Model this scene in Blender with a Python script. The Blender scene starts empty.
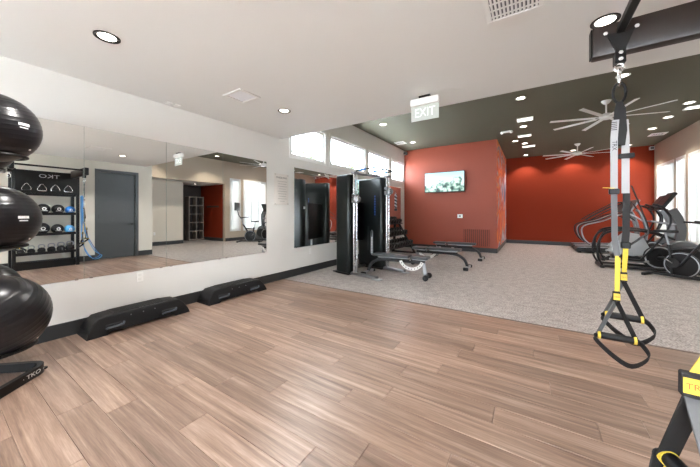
import bpy, bmesh, math, random
from mathutils import Vector, Matrix, Quaternion
random.seed(7)
PI = math.pi
S = bpy.context.scene
C = S.collection

# ------------------------------------------------------------------ camera, sky, exposure
CAM_X, EYE, FPX = 4.1, 1.29, 280.0
YAW = math.atan(181/280.0)
cd = bpy.data.cameras.new('camera')
cam = bpy.data.objects.new('camera', cd); C.objects.link(cam)
cam.location = (CAM_X, 0, EYE)
cam.rotation_euler = (PI/2, 0, YAW)
cd.sensor_width = 36; cd.lens = 36*FPX/700; cd.shift_y = -20/700.0
cd.clip_start = 0.05
S.camera = cam

w = bpy.data.worlds.new('world'); S.world = w; w.use_nodes = True
bg = w.node_tree.nodes['Background']
bg.inputs[0].default_value = (0.76, 0.88, 1.0, 1); bg.inputs[1].default_value = 13.0
sl = bpy.data.lights.new('sun', 'SUN'); sl.energy = 28.0; sl.angle = math.radians(2); sl.color = (.94, .97, 1)
so = bpy.data.objects.new('sun', sl); C.objects.link(so); so.rotation_euler = (math.radians(38), 0, 0); so.location = (3, -20, 20)   # shines towards +y, through the added windows behind the viewer
S.view_settings.view_transform = 'Standard'; S.view_settings.look = 'None'
S.view_settings.gamma = 1; S.view_settings.use_curve_mapping = False
S.view_settings.exposure = 1.12
LOW_W, HIGH_W = 52, 20           # watts of the recessed lamps
LAMP_COL = (1.0, 0.90, 0.79)

# room dimensions in metres
LOWC, HIC, SOFY, AY, AX, BY, RX, DX, BACK = 2.743, 3.7, 3.87, 10.2, 3.17, 14.1, 7.75, 6.0, -4.5

# ------------------------------------------------------------------ materials
MATS = {}
def mat(name, col, rough=0.5, metal=0.0, bump=0.0, bscale=60, var=0.0, emit=None, es=0, spec=None, trans=0, coat=0):
    if name in MATS: return MATS[name]
    m = bpy.data.materials.new(name); m.use_nodes = True
    nt = m.node_tree; b = nt.nodes['Principled BSDF']
    b.inputs['Base Color'].default_value = (*col, 1); b.inputs['Roughness'].default_value = rough
    b.inputs['Metallic'].default_value = metal
    if spec is not None: b.inputs['Specular IOR Level'].default_value = spec
    if trans: b.inputs['Transmission Weight'].default_value = trans
    if coat: b.inputs['Coat Weight'].default_value = coat; b.inputs['Coat Roughness'].default_value = .12
    if emit: b.inputs['Emission Color'].default_value = (*emit, 1); b.inputs['Emission Strength'].default_value = es
    if bump or var:
        tc = nt.nodes.new('ShaderNodeTexCoord'); n = nt.nodes.new('ShaderNodeTexNoise')
        n.inputs['Scale'].default_value = bscale; n.inputs['Detail'].default_value = 4
        nt.links.new(tc.outputs['Object'], n.inputs['Vector'])
        if bump:
            bp = nt.nodes.new('ShaderNodeBump'); bp.inputs['Strength'].default_value = bump; bp.inputs['Distance'].default_value = 0.004
            nt.links.new(n.outputs[0], bp.inputs['Height']); nt.links.new(bp.outputs[0], b.inputs['Normal'])
        if var:
            r = nt.nodes.new('ShaderNodeValToRGB')
            r.color_ramp.elements[0].position = .3; r.color_ramp.elements[1].position = .7
            r.color_ramp.elements[0].color = (*[c*(1-var) for c in col], 1)
            r.color_ramp.elements[1].color = (*[min(1, c*(1+var)) for c in col], 1)
            nt.links.new(n.outputs[0], r.inputs[0]); nt.links.new(r.outputs[0], b.inputs['Base Color'])
    MATS[name] = m
    return m
def N(nt, t, **kw):
    n = nt.nodes.new(t)
    for k, v in kw.items(): setattr(n, k, v)
    return n

WALL = mat('wall_paint', (.80, .79, .765), .75, bump=.08, bscale=180)
WALLR = mat('beige_wall_paint', (.66, .62, .54), .75, bump=.08, bscale=180)
WALLT = mat('tan_wall_paint', (.50, .42, .325), .75, bump=.08, bscale=180)
CEIL = mat('cream_ceiling', (.84, .845, .825), .85, bump=.06, bscale=150)
OLIVE = mat('olive_ceiling', (.125, .122, .082), .8, bump=.06, bscale=150)
REDA = mat('terracotta_paint', (.33, .066, .034), .52, spec=.45, bump=.08, bscale=180)
REDB = mat('rust_paint', (.205, .024, .0075), .7, spec=.15, bump=.08, bscale=180)
BASEB = mat('charcoal_trim', (.030, .032, .034), .45)
BLACK = mat('black_plastic', (.006, .006, .007), .38, spec=.35)
BLKM = mat('black_powder_coat', (.006, .006, .0065), .42, bump=.1, bscale=400, spec=.35)
RUB = mat('black_rubber', (.008, .008, .009), .45, bump=.15, bscale=300, spec=.35)
BALLM = mat('ball_vinyl', (.008, .008, .010), .28, bump=.03, bscale=40)
STEPM = mat('step_plastic', (.006, .006, .007), .5, bump=.3, bscale=220, spec=.3)
VINYL = mat('bench_vinyl', (.05, .055, .06), .38, bump=.1, bscale=200)
CHROME = mat('chrome', (.75, .76, .78), .18, 1)
STEEL = mat('brushed_steel', (.36, .37, .385), .35, 1)
SILV = mat('silver_plastic', (.42, .44, .46), .4, .3)
GREY = mat('grey_plastic', (.12, .125, .13), .45)
DKG = mat('dark_grey_plastic', (.016, .017, .019), .4, spec=.4)
WHITE = mat('white_plastic', (.93, .93, .91), .4)
WMET = mat('white_metal', (.85, .85, .83), .45)
WFRAME = mat('window_frame_white', (.86, .86, .84), .4)
BLUE = mat('blue_rubber', (.02, .16, .50), .45)
LBLUE = mat('light_blue_band', (.10, .42, .78), .5)
BLUET = mat('blue_print', (.03, .10, .45), .5)
YEL = mat('yellow_webbing', (.72, .52, .06), .6, bump=.3, bscale=500)
GREYW = mat('grey_webbing', (.13, .135, .14), .7, bump=.4, bscale=600)
WHTW = mat('white_webbing', (.36, .36, .37), .65, bump=.3, bscale=600)
BLKW = mat('black_webbing', (.012, .012, .013), .75, bump=.4, bscale=600)
PRINT = mat('white_print', (.8, .8, .8), .5)
BPRINT = mat('black_print', (.02, .02, .02), .5)
RPRINT = mat('red_print', (.55, .10, .02), .5)
BEAM = mat('dark_brown_powder_coat', (.020, .012, .010), .38, bump=.08, bscale=300)
DOORM = mat('door_slate_paint', (.070, .076, .078), .45, bump=.05, bscale=120)
LENS = mat('lamp_lens', (.9, .9, .85), .4, emit=(1, .93, .82), es=5.0)
PANEL = mat('diffuser_face', (.88, .90, .93), .45)
SCR = mat('dark_screen', (.03, .035, .036), .35, spec=.3)
MIRROR = mat('mirror_silver', (.90, .915, .905), 0.0, 1)
GLASSEDGE = mat('mirror_edge', (.25, .33, .30), .2)
CONC = mat('concrete', (.68, .67, .65), .9, var=.1, bscale=2)
LEAF = mat('leaf_green', (.045, .075, .018), .6, var=.35, bscale=2)
BARK = mat('bark', (.12, .08, .05), .9, bump=.5, bscale=20)
LOBBY = mat('lobby_wall_shade', (.045, .030, .024), .7)  # gloom of the unlit lobby, put into its wall colour
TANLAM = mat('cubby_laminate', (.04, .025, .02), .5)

def glass_mat():
    m = bpy.data.materials.new('window_glass'); m.use_nodes = True; nt = m.node_tree; nt.nodes.clear()
    o = N(nt, 'ShaderNodeOutputMaterial'); mx = N(nt, 'ShaderNodeMixShader'); tr = N(nt, 'ShaderNodeBsdfTransparent'); g = N(nt, 'ShaderNodeBsdfGlossy')
    g.inputs['Roughness'].default_value = .02; mx.inputs[0].default_value = .06
    nt.links.new(tr.outputs[0], mx.inputs[1]); nt.links.new(g.outputs[0], mx.inputs[2]); nt.links.new(mx.outputs[0], o.inputs[0])
    return m
GLASS = glass_mat()
def acrylic_mat():
    m = bpy.data.materials.new('clear_acrylic'); m.use_nodes = True; nt = m.node_tree; nt.nodes.clear()
    o = N(nt, 'ShaderNodeOutputMaterial'); mx = N(nt, 'ShaderNodeMixShader'); tr = N(nt, 'ShaderNodeBsdfTransparent'); g = N(nt, 'ShaderNodeBsdfPrincipled')
    g.inputs['Base Color'].default_value = (.66, .71, .67, 1); g.inputs['Roughness'].default_value = .25; mx.inputs[0].default_value = .85
    nt.links.new(tr.outputs[0], mx.inputs[1]); nt.links.new(g.outputs[0], mx.inputs[2]); nt.links.new(mx.outputs[0], o.inputs[0])
    return m
ACRYL = acrylic_mat()

def blind_mat():
    m = bpy.data.materials.new('blind_fabric'); m.use_nodes = True; nt = m.node_tree; nt.nodes.clear()
    o = N(nt, 'ShaderNodeOutputMaterial'); mx = N(nt, 'ShaderNodeMixShader'); d = N(nt, 'ShaderNodeBsdfDiffuse'); tr = N(nt, 'ShaderNodeBsdfTranslucent')
    d.inputs[0].default_value = (.80, .80, .78, 1); tr.inputs[0].default_value = (.62, .62, .60, 1); mx.inputs[0].default_value = .35
    nt.links.new(d.outputs[0], mx.inputs[1]); nt.links.new(tr.outputs[0], mx.inputs[2]); nt.links.new(mx.outputs[0], o.inputs[0])
    return m
BLIND = blind_mat()
def wood_mat():
    m = bpy.data.materials.new('oak_plank'); m.use_nodes = True; nt = m.node_tree; L = nt.links.new
    b = nt.nodes['Principled BSDF']
    tc = N(nt, 'ShaderNodeTexCoord'); oi = N(nt, 'ShaderNodeObjectInfo')
    off = N(nt, 'ShaderNodeVectorMath', operation='SCALE'); off.inputs[0].default_value = (37, 91, 13); L(oi.outputs['Random'], off.inputs['Scale'])
    ad = N(nt, 'ShaderNodeVectorMath', operation='ADD'); L(tc.outputs['Object'], ad.inputs[0]); L(off.outputs[0], ad.inputs[1])
    mp = N(nt, 'ShaderNodeMapping'); mp.inputs['Scale'].default_value = (.55, 13, 1); L(ad.outputs[0], mp.inputs[0])
    n1 = N(nt, 'ShaderNodeTexNoise'); n1.inputs['Scale'].default_value = 2.2; n1.inputs['Detail'].default_value = 7; n1.inputs['Roughness'].default_value = .62; n1.inputs['Distortion'].default_value = .35
    L(mp.outputs[0], n1.inputs['Vector'])
    mp2 = N(nt, 'ShaderNodeMapping'); mp2.inputs['Scale'].default_value = (6, 120, 1); L(ad.outputs[0], mp2.inputs[0])
    n2 = N(nt, 'ShaderNodeTexNoise'); n2.inputs['Scale'].default_value = 2; n2.inputs['Detail'].default_value = 3; L(mp2.outputs[0], n2.inputs['Vector'])
    r = N(nt, 'ShaderNodeValToRGB'); e = r.color_ramp.elements
    e[0].position = .30; e[0].color = (.150, .092, .065, 1); e[1].position = .72; e[1].color = (.46, .335, .262, 1)
    x = e.new(.52); x.color = (.285, .190, .142, 1)
    mm = N(nt, 'ShaderNodeMath', operation='MULTIPLY_ADD'); mm.inputs[1].default_value = .22; L(n2.outputs[0], mm.inputs[0]); L(n1.outputs[0], mm.inputs[2])
    sb = N(nt, 'ShaderNodeMath', operation='SUBTRACT'); sb.inputs[1].default_value = .11; L(mm.outputs[0], sb.inputs[0]); L(sb.outputs[0], r.inputs[0])
    hsv = N(nt, 'ShaderNodeHueSaturation')
    mr = N(nt, 'ShaderNodeMapRange'); mr.inputs['To Min'].default_value = .80; mr.inputs['To Max'].default_value = 1.18; L(oi.outputs['Random'], mr.inputs['Value'])
    L(mr.outputs[0], hsv.inputs['Value']); L(r.outputs[0], hsv.inputs['Color']); L(hsv.outputs[0], b.inputs['Base Color'])
    b.inputs['Roughness'].default_value = .33; b.inputs['Specular IOR Level'].default_value = .75
    bp = N(nt, 'ShaderNodeBump'); bp.inputs['Strength'].default_value = .12; bp.inputs['Distance'].default_value = .003; L(n2.outputs[0], bp.inputs['Height']); L(bp.outputs[0], b.inputs['Normal'])
    return m
WOOD = wood_mat()
def carpet_mat():
    m = bpy.data.materials.new('speckled_carpet'); m.use_nodes = True; nt = m.node_tree; L = nt.links.new
    b = nt.nodes['Principled BSDF']; tc = N(nt, 'ShaderNodeTexCoord')
    n1 = N(nt, 'ShaderNodeTexNoise'); n1.inputs['Scale'].default_value = 55; n1.inputs['Detail'].default_value = 3; L(tc.outputs['Object'], n1.inputs['Vector'])
    n2 = N(nt, 'ShaderNodeTexNoise'); n2.inputs['Scale'].default_value = 9; n2.inputs['Detail'].default_value = 5; L(tc.outputs['Object'], n2.inputs['Vector'])
    a = N(nt, 'ShaderNodeMath', operation='MULTIPLY_ADD'); a.inputs[1].default_value = .35; L(n2.outputs[0], a.inputs[0]); L(n1.outputs[0], a.inputs[2])
    r = N(nt, 'ShaderNodeValToRGB'); e = r.color_ramp.elements
    e[0].position = .50; e[0].color = (.17, .148, .137, 1); e[1].position = .88; e[1].color = (.60, .56, .54, 1)
    L(a.outputs[0], r.inputs[0]); L(r.outputs[0], b.inputs['Base Color']); b.inputs['Roughness'].default_value = .48
    bp = N(nt, 'ShaderNodeBump'); bp.inputs['Strength'].default_value = .35; bp.inputs['Distance'].default_value = .004; L(n1.outputs[0], bp.inputs['Height']); L(bp.outputs[0], b.inputs['Normal'])
    return m
CARPET = carpet_mat()
def mural_mat():
    m = bpy.data.materials.new('mural_paint'); m.use_nodes = True; nt = m.node_tree; L = nt.links.new
    b = nt.nodes['Principled BSDF']; tc = N(nt, 'ShaderNodeTexCoord')
    n = N(nt, 'ShaderNodeTexNoise'); n.inputs['Scale'].default_value = .42; n.inputs['Detail'].default_value = 2.5; n.inputs['Distortion'].default_value = 1.8
    L(tc.outputs['Object'], n.inputs['Vector'])
    r = N(nt, 'ShaderNodeValToRGB'); e = r.color_ramp.elements; r.color_ramp.interpolation = 'EASE'
    e[0].position = .34; e[0].color = (.14, .16, .30, 1); e[1].position = .66; e[1].color = (.62, .58, .62, 1)
    for p, c in ((.40, (.62, .55, .60, 1)), (.45, (.60, .07, .03, 1)), (.49, (.85, .25, .04, 1)), (.53, (.55, .05, .08, 1)), (.57, (.80, .30, .08, 1)), (.61, (.30, .28, .40, 1))):
        e.new(p).color = c
    L(n.outputs[0], r.inputs[0]); L(r.outputs[0], b.inputs['Base Color']); b.inputs['Roughness'].default_value = .5
    return m
MURAL = mural_mat()
def tv_mat():
    m = bpy.data.materials.new('aquarium_picture'); m.use_nodes = True; nt = m.node_tree; L = nt.links.new
    b = nt.nodes['Principled BSDF']; tc = N(nt, 'ShaderNodeTexCoord'); sp = N(nt, 'ShaderNodeSeparateXYZ'); L(tc.outputs['Object'], sp.inputs[0])
    n = N(nt, 'ShaderNodeTexNoise'); n.inputs['Scale'].default_value = 6.5; n.inputs['Detail'].default_value = 6; L(tc.outputs['Object'], n.inputs['Vector'])
    nc = N(nt, 'ShaderNodeTexNoise'); nc.inputs['Scale'].default_value = 3.0; nc.inputs['Detail'].default_value = 2; L(tc.outputs['Object'], nc.inputs['Vector'])
    # reef outline: noise minus height above the sand
    h = N(nt, 'ShaderNodeMapRange'); h.inputs['From Min'].default_value = -.34; h.inputs['From Max'].default_value = .34; h.inputs['To Min'].default_value = .30; h.inputs['To Max'].default_value = -.22
    L(sp.outputs['Z'], h.inputs['Value'])
    a = N(nt, 'ShaderNodeMath', operation='ADD'); L(h.outputs[0], a.inputs[0]); L(nc.outputs[0], a.inputs[1])
    gt = N(nt, 'ShaderNodeMapRange'); gt.inputs['From Min'].default_value = .50; gt.inputs['From Max'].default_value = .60; L(a.outputs[0], gt.inputs['Value'])
    r = N(nt, 'ShaderNodeValToRGB'); e = r.color_ramp.elements
    e[0].position = .36; e[0].color = (.02, .05, .04, 1); e[1].position = .66; e[1].color = (.85, .95, .85, 1)
    e.new(.45).color = (.12, .25, .20, 1); e.new(.55).color = (.45, .62, .52, 1)
    L(n.outputs[0], r.inputs[0])
    wr = N(nt, 'ShaderNodeValToRGB'); we = wr.color_ramp.elements
    we[0].position = 0; we[0].color = (.80, .92, .95, 1); we[1].position = 1; we[1].color = (.42, .74, .88, 1)
    zz = N(nt, 'ShaderNodeMapRange'); zz.inputs['From Min'].default_value = -.2; zz.inputs['From Max'].default_value = .33; L(sp.outputs['Z'], zz.inputs['Value']); L(zz.outputs[0], wr.inputs[0])
    mx = N(nt, 'ShaderNodeMix', data_type='RGBA'); L(gt.outputs[0], mx.inputs['Factor']); L(wr.outputs[0], mx.inputs['A']); L(r.outputs[0], mx.inputs['B'])
    v = N(nt, 'ShaderNodeTexVoronoi'); v.inputs['Scale'].default_value = 7; L(tc.outputs['Object'], v.inputs['Vector'])
    lt = N(nt, 'ShaderNodeMath', operation='LESS_THAN'); lt.inputs[1].default_value = .13; L(v.outputs['Distance'], lt.inputs[0])
    m2 = N(nt, 'ShaderNodeMix', data_type='RGBA'); L(lt.outputs[0], m2.inputs['Factor']); L(mx.outputs['Result'], m2.inputs['A']); m2.inputs['B'].default_value = (.02, .05, .08, 1)
    b.inputs['Base Color'].default_value = (.02, .02, .02, 1); b.inputs['Roughness'].default_value = .2
    L(m2.outputs['Result'], b.inputs['Emission Color']); b.inputs['Emission Strength'].default_value = .75
    return m
TVPIC = tv_mat()

# ------------------------------------------------------------------ mesh helpers
class B:
    def __init__(s): s.bm = bmesh.new()
    def box(s, x0, x1, y0, y1, z0, z1, bev=0, seg=1, rot=None, piv=None):
        g = bmesh.ops.create_cube(s.bm, size=1)['verts']
        M = Matrix.Translation(((x0+x1)/2, (y0+y1)/2, (z0+z1)/2)) @ Matrix.Diagonal((x1-x0, y1-y0, z1-z0, 1))
        bmesh.ops.transform(s.bm, matrix=M, verts=g)
        if bev:
            ed = list({e for v in g for e in v.link_edges})
            r = bmesh.ops.bevel(s.bm, geom=ed, offset=bev, segments=seg, profile=.5, affect='EDGES')
            g = list({v for f in r['faces'] for v in f.verts} | {v for v in g if v.is_valid})
        if rot is not None:
            p = Vector(piv if piv else ((x0+x1)/2, (y0+y1)/2, (z0+z1)/2))
            bmesh.ops.transform(s.bm, matrix=Matrix.Translation(p) @ rot.to_4x4() @ Matrix.Translation(-p), verts=g)
        return s
    def cyl(s, p0, p1, r0, r1=None, n=16, cap=True):
        r1 = r0 if r1 is None else r1
        return s.sweep([Vector(p0), Vector(p1)], [[(r*math.cos(2*PI*i/n), r*math.sin(2*PI*i/n)) for i in range(n)] for r in (r0, r1)], cap=cap)
    def sweep(s, pts, secs, closed=False, cap=True, up=None):
        pts = [Vector(p) for p in pts]; m = len(pts)
        T = []
        for i in range(m):
            if closed: t = pts[(i+1) % m]-pts[i-1]
            else: t = pts[min(i+1, m-1)]-pts[max(i-1, 0)]
            T.append(t.normalized())
        if up is None:
            u = Vector((0, 0, 1)) if abs(T[0].z) < .9 else Vector((1, 0, 0))
        else: u = Vector(up)
        rings = []; prev = None
        for i in range(m):
            if up is None and prev is not None:
                u = prev.rotation_difference(T[i]) @ u
            a = (u - T[i]*u.dot(T[i])).normalized(); b = T[i].cross(a)
            if up is None: u = a
            prev = T[i]
            sec = secs[i] if isinstance(secs[0][0], (list, tuple)) else secs
            rings.append([s.bm.verts.new(pts[i] + b*q[0] + a*q[1]) for q in sec])
        n = len(rings[0])
        for i in range(m if closed else m-1):
            A, Bq = rings[i], rings[(i+1) % m]
            for j in range(n):
                try: s.bm.faces.new((A[j], A[(j+1) % n], Bq[(j+1) % n], Bq[j]))
                except ValueError: pass
        if cap and not closed:
            s.bm.faces.new(rings[0][::-1]); s.bm.faces.new(rings[-1])
        return s
    def tube(s, pts, r, n=8, smooth=0, closed=False):
        if smooth: pts = catmull(pts, smooth, closed)
        return s.sweep(pts, [(r*math.cos(2*PI*i/n), r*math.sin(2*PI*i/n)) for i in range(n)], closed)
    def strap(s, pts, wd, th, up, smooth=0, closed=False):
        """flat band; 'up' is the band's width direction"""
        if smooth: pts = catmull(pts, smooth, closed)
        return s.sweep(pts, [(-th/2, -wd/2), (th/2, -wd/2), (th/2, wd/2), (-th/2, wd/2)], closed, up=up)
    def lathe(s, prof, n=24, M=None):
        M = M or Matrix.Identity(4); rings = []
        for r, z in prof:
            if r < 1e-6: rings.append([s.bm.verts.new(M @ Vector((0, 0, z)))])
            else: rings.append([s.bm.verts.new(M @ Vector((r*math.cos(2*PI*i/n), r*math.sin(2*PI*i/n), z))) for i in range(n)])
        for A, Q in zip(rings, rings[1:]):
            for i in range(n):
                j = (i+1) % n
                if len(A) == 1 and len(Q) == 1: continue
                if len(A) == 1: s.bm.faces.new((A[0], Q[j], Q[i]))
                elif len(Q) == 1: s.bm.faces.new((A[i], A[j], Q[0]))
                else: s.bm.faces.new((A[i], A[j], Q[j], Q[i]))
        return s
    def prism(s, outline, a, b, plane='xz', bev=0, seg=2):
        """outline of 2D points, extruded from a to b along the remaining axis"""
        def P(p, t):
            return {'xz': (p[0], t, p[1]), 'xy': (p[0], p[1], t), 'yz': (t, p[0], p[1])}[plane]
        v0 = [s.bm.verts.new(P(p, a)) for p in outline]; v1 = [s.bm.verts.new(P(p, b)) for p in outline]
        n = len(outline)
        f0 = s.bm.faces.new(v0); f1 = s.bm.faces.new(v1[::-1])
        for i in range(n): s.bm.faces.new((v0[(i+1) % n], v0[i], v1[i], v1[(i+1) % n]))
        if bev:
            bmesh.ops.recalc_face_normals(s.bm, faces=s.bm.faces)
            bmesh.ops.bevel(s.bm, geom=list(f0.edges)+list(f1.edges), offset=bev, segments=seg, profile=.5, affect='EDGES')
        return s
    def ball(s, c, r, n=32, sz=1):
        k = n//2
        s.lathe([(r*math.sin(PI*i/k), -r*sz*math.cos(PI*i/k)) for i in range(k+1)], n, Matrix.Translation(c)); return s
    def move(s, M):
        bmesh.ops.transform(s.bm, matrix=M, verts=s.bm.verts); return s
    def obj(s, name, m, parent=None, smooth=True, loc=None, ang=40):
        bmesh.ops.recalc_face_normals(s.bm, faces=s.bm.faces)
        me = bpy.data.meshes.new(name); s.bm.to_mesh(me); s.bm.free()
        if smooth:
            me.polygons.foreach_set('use_smooth', [True]*len(me.polygons)); me.set_sharp_from_angle(angle=math.radians(ang))
        me.materials.append(m)
        o = bpy.data.objects.new(name, me); C.objects.link(o)
        if parent is not None: o.parent = parent
        if loc is not None: o.location = loc
        return o
def catmull(pts, k, closed=False):
    P = [Vector(p) for p in pts]; n = len(P); out = []
    for i in range(n if closed else n-1):
        if closed: a, b, c, d = P[i-1], P[i], P[(i+1) % n], P[(i+2) % n]
        else: a, b, c, d = P[max(i-1, 0)], P[i], P[i+1], P[min(i+2, n-1)]
        for j in range(k):
            t = j/k
            out.append(.5*((2*b)+(c-a)*t+(2*a-5*b+4*c-d)*t*t+(3*b-a-3*c+d)*t**3))
    if not closed: out.append(P[-1])
    return out
def thing(name, label, cat, loc=(0, 0, 0), rz=0, group=None):
    o = bpy.data.objects.new(name, None); C.objects.link(o); o.location = loc; o.rotation_euler = (0, 0, rz)
    o.empty_display_size = .1
    return tag(o, label, cat, group)
def tag(o, label, cat, group=None):
    o['label'] = label; o['category'] = cat
    if group: o['group'] = group
    return o
def struct(o, label=None):
    o['kind'] = 'structure'
    if label: o['label'] = label
    return o
def copy_tree(o, parent=None):
    c = o.copy(); C.objects.link(c); c.parent = parent
    for ch in list(o.children): copy_tree(ch, c)
    return c
def copy_thing(o, loc, rz=None, label=None, group=None):
    c = copy_tree(o); c.location = loc
    if rz is not None: c.rotation_euler = (0, 0, rz)
    if label: c['label'] = label
    if group: c['group'] = group
    return c
def text(name, s, size, M, m, parent, depth=.001, width=None):
    cu = bpy.data.curves.new(name, 'FONT'); cu.body = s; cu.size = size; cu.align_x = 'CENTER'; cu.align_y = 'CENTER'; cu.extrude = depth; cu.resolution_u = 3
    t = bpy.data.objects.new(name, cu); C.objects.link(t)
    me = bpy.data.meshes.new_from_object(t.evaluated_get(bpy.context.evaluated_depsgraph_get()))
    bpy.data.objects.remove(t); bpy.data.curves.remove(cu)
    if width:
        xs = [v.co.x for v in me.vertices]; k = width/(max(xs)-min(xs))
        me.transform(Matrix.Diagonal((k, 1, 1, 1)))
    me.transform(M); me.materials.clear(); me.materials.append(m); me.name = name
    o = bpy.data.objects.new(name, me); C.objects.link(o); o.parent = parent
    return o
def basis(right, up, loc):
    r = Vector(right).normalized(); u = Vector(up).normalized(); n = r.cross(u)
    return Matrix(((r.x, u.x, n.x, loc[0]), (r.y, u.y, n.y, loc[1]), (r.z, u.z, n.z, loc[2]), (0, 0, 0, 1)))
def Rx(a): return Matrix.Rotation(a, 3, 'X')
def Ry(a): return Matrix.Rotation(a, 3, 'Y')
def Rz(a): return Matrix.Rotation(a, 3, 'Z')
def wall_grid(b, axis, c0, c1, a0, a1, z0, z1, holes):
    """wall slab with rectangular openings; axis 'x': thickness along x (c0..c1), a runs along y"""
    ys = sorted({a0, a1, *[h[0] for h in holes], *[h[1] for h in holes]}); zs = sorted({z0, z1, *[h[2] for h in holes], *[h[3] for h in holes]})
    for i in range(len(ys)-1):
        for j in range(len(zs)-1):
            y, z = (ys[i]+ys[i+1])/2, (zs[j]+zs[j+1])/2
            if any(h[0] < y < h[1] and h[2] < z < h[3] for h in holes): continue
            if axis == 'x': b.box(c0, c1, ys[i], ys[i+1], zs[j], zs[j+1])
            else: b.box(ys[i], ys[i+1], c0, c1, zs[j], zs[j+1])
    bmesh.ops.remove_doubles(b.bm, verts=b.bm.verts, dist=1e-5)
    return b

# ------------------------------------------------------------------ the setting
CLER = [(4.13, 5.25, 2.47, 3.18), (5.47, 7.16, 2.47, 3.18), (7.38, 8.80, 2.47, 3.18), (9.03, 10.12, 2.47, 3.18)]
RWIN = [(8.0, 8.48, .50, 2.90), (8.73, 10.03, .50, 2.90), (10.25, 11.51, .50, 2.90), (11.77, 12.29, .50, 2.90), (12.52, 13.81, .50, 2.90)]
T = .15
struct(wall_grid(B(), 'x', -T, 0, BACK, AY, 0, HIC, CLER).obj('wall_left', WALL, smooth=False))
struct(B().box(-T, AX, AY, AY+.2, 0, HIC).obj('wall_terracotta', REDA, smooth=False))
struct(B().box(AX-.2, AX, AY+.2, BY+T, 0, HIC).obj('wall_return', REDA, smooth=False))
struct(B().box(AX, RX+T, BY, BY+T, 0, HIC).obj('wall_far', REDB, smooth=False))
struct(wall_grid(B(), 'x', RX, RX+T, 7.72, BY, 0, HIC, RWIN).obj('wall_right', WALLT, smooth=False))
struct(B().box(RX, RX+T, 4.05, 7.72, 2.65, HIC).obj('wall_header', WALLT, smooth=False))
DOORH = (2.74, 3.60, 0, 2.45)
struct(wall_grid(B(), 'x', DX, DX+.12, BACK, 4.05, 0, HIC, [DOORH]).obj('wall_door_side', WALLR, smooth=False))
struct(B().box(DX+.12, 8.55, 3.93, 4.05, 0, HIC).obj('wall_alcove_side', WALLR, smooth=False))
struct(B().box(8.55, 8.70, 3.93, 6.25, 0, 2.65).obj('wall_alcove', WALLR, smooth=False))
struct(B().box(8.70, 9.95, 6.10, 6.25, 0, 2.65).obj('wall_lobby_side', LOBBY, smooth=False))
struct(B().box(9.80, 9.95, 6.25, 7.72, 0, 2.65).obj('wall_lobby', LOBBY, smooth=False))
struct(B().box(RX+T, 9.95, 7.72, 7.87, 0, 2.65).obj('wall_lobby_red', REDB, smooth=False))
BWIN = [(1.2, 2.6, .5, 2.2), (2.85, 4.25, .5, 2.2), (4.5, 5.75, .5, 2.2)]
struct(wall_grid(B(), 'y', BACK-T, BACK, -T, DX+.12, 0, LOWC+.3, BWIN).obj('wall_back', WALL, smooth=False))
struct(B().box(-.0, DX, BACK, SOFY, LOWC, HIC+.2).obj('ceiling_low', CEIL, smooth=False))
struct(B().box(-T, RX+T, SOFY, BY+T, HIC, HIC+.2).obj('ceiling_high', OLIVE, smooth=False))
struct(B().box(RX+T, 9.95, 4.05, 7.72, 2.65, 2.85).obj('ceiling_lobby', CEIL, smooth=False))
struct(B().box(-.95, -T, BACK, BY, 3.45, 3.65).obj('roof_eave', WFRAME, smooth=False))
struct(B().box(DX+.40, DX+.5, 2.3, 3.93, 0, 2.8).box(DX+.12, DX+.4, 2.2, 2.3, 0, 2.8).box(DX+.12, DX+.5, 2.2, 3.93, 2.8, 2.9).box(DX+.12, DX+.5, 2.2, 3.93, -.12, 0).obj('wall_leak_block', WALLR, smooth=False))  # unseen box added behind the door to stop daylight leaking under it
# floors
slab = struct(B().box(-T, DX+.12, BACK, 3.90, -.12, -.008).obj('floor', mat('subfloor', (.06, .04, .03), .8), smooth=False))
struct(B().box(-T, 9.95, 3.90, BY+T, -.12, 0).obj('floor_carpet', CARPET, smooth=False))
struct(B().box(-30, 30, -30, 45, -.4, -.125).obj('ground_outside', CONC, smooth=False))
PW, PL = .18, 1.22
plank_cache = {}
def plank_mesh(L, W):
    k = (round(L, 2), round(W, 3))
    if k not in plank_cache:
        b = B(); v = []; g = .0022
        for ins, z in ((0, -.008), (0, -.003), (g, 0)):
            v.append([b.bm.verts.new((x, y, z)) for x, y in ((-L/2+.0004+ins, -W/2+.0004+ins), (L/2-.0004-ins, -W/2+.0004+ins), (L/2-.0004-ins, W/2-.0004-ins), (-L/2+.0004+ins, W/2-.0004-ins))])
        for q in (0, 1):
            for i in range(4): b.bm.faces.new((v[q][i], v[q][(i+1) % 4], v[q+1][(i+1) % 4], v[q+1][i]))
        b.bm.faces.new(v[2])
        me = bpy.data.meshes.new('plank'); b.bm.to_mesh(me); b.bm.free(); me.materials.append(WOOD); plank_cache[k] = me
    return plank_cache[k]
y = 3.90; prevs = 0; stag = [0, .44, .88, .22, .66, 1.04, .12, .56]
row = 0
while y > BACK+.02:
    W = min(PW, y-BACK)
    x = -stag[row % 8] - .1*(row % 3)
    while x < DX+.10:
        a, e = max(x, 0), min(x+PL, DX+.12)
        if e-a > .05:
            o = bpy.data.objects.new('plank', plank_mesh(e-a, W)); C.objects.link(o); o.parent = slab; o.location = ((a+e)/2, y-W/2, 0)
        x += PL
    y -= W; row += 1
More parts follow.
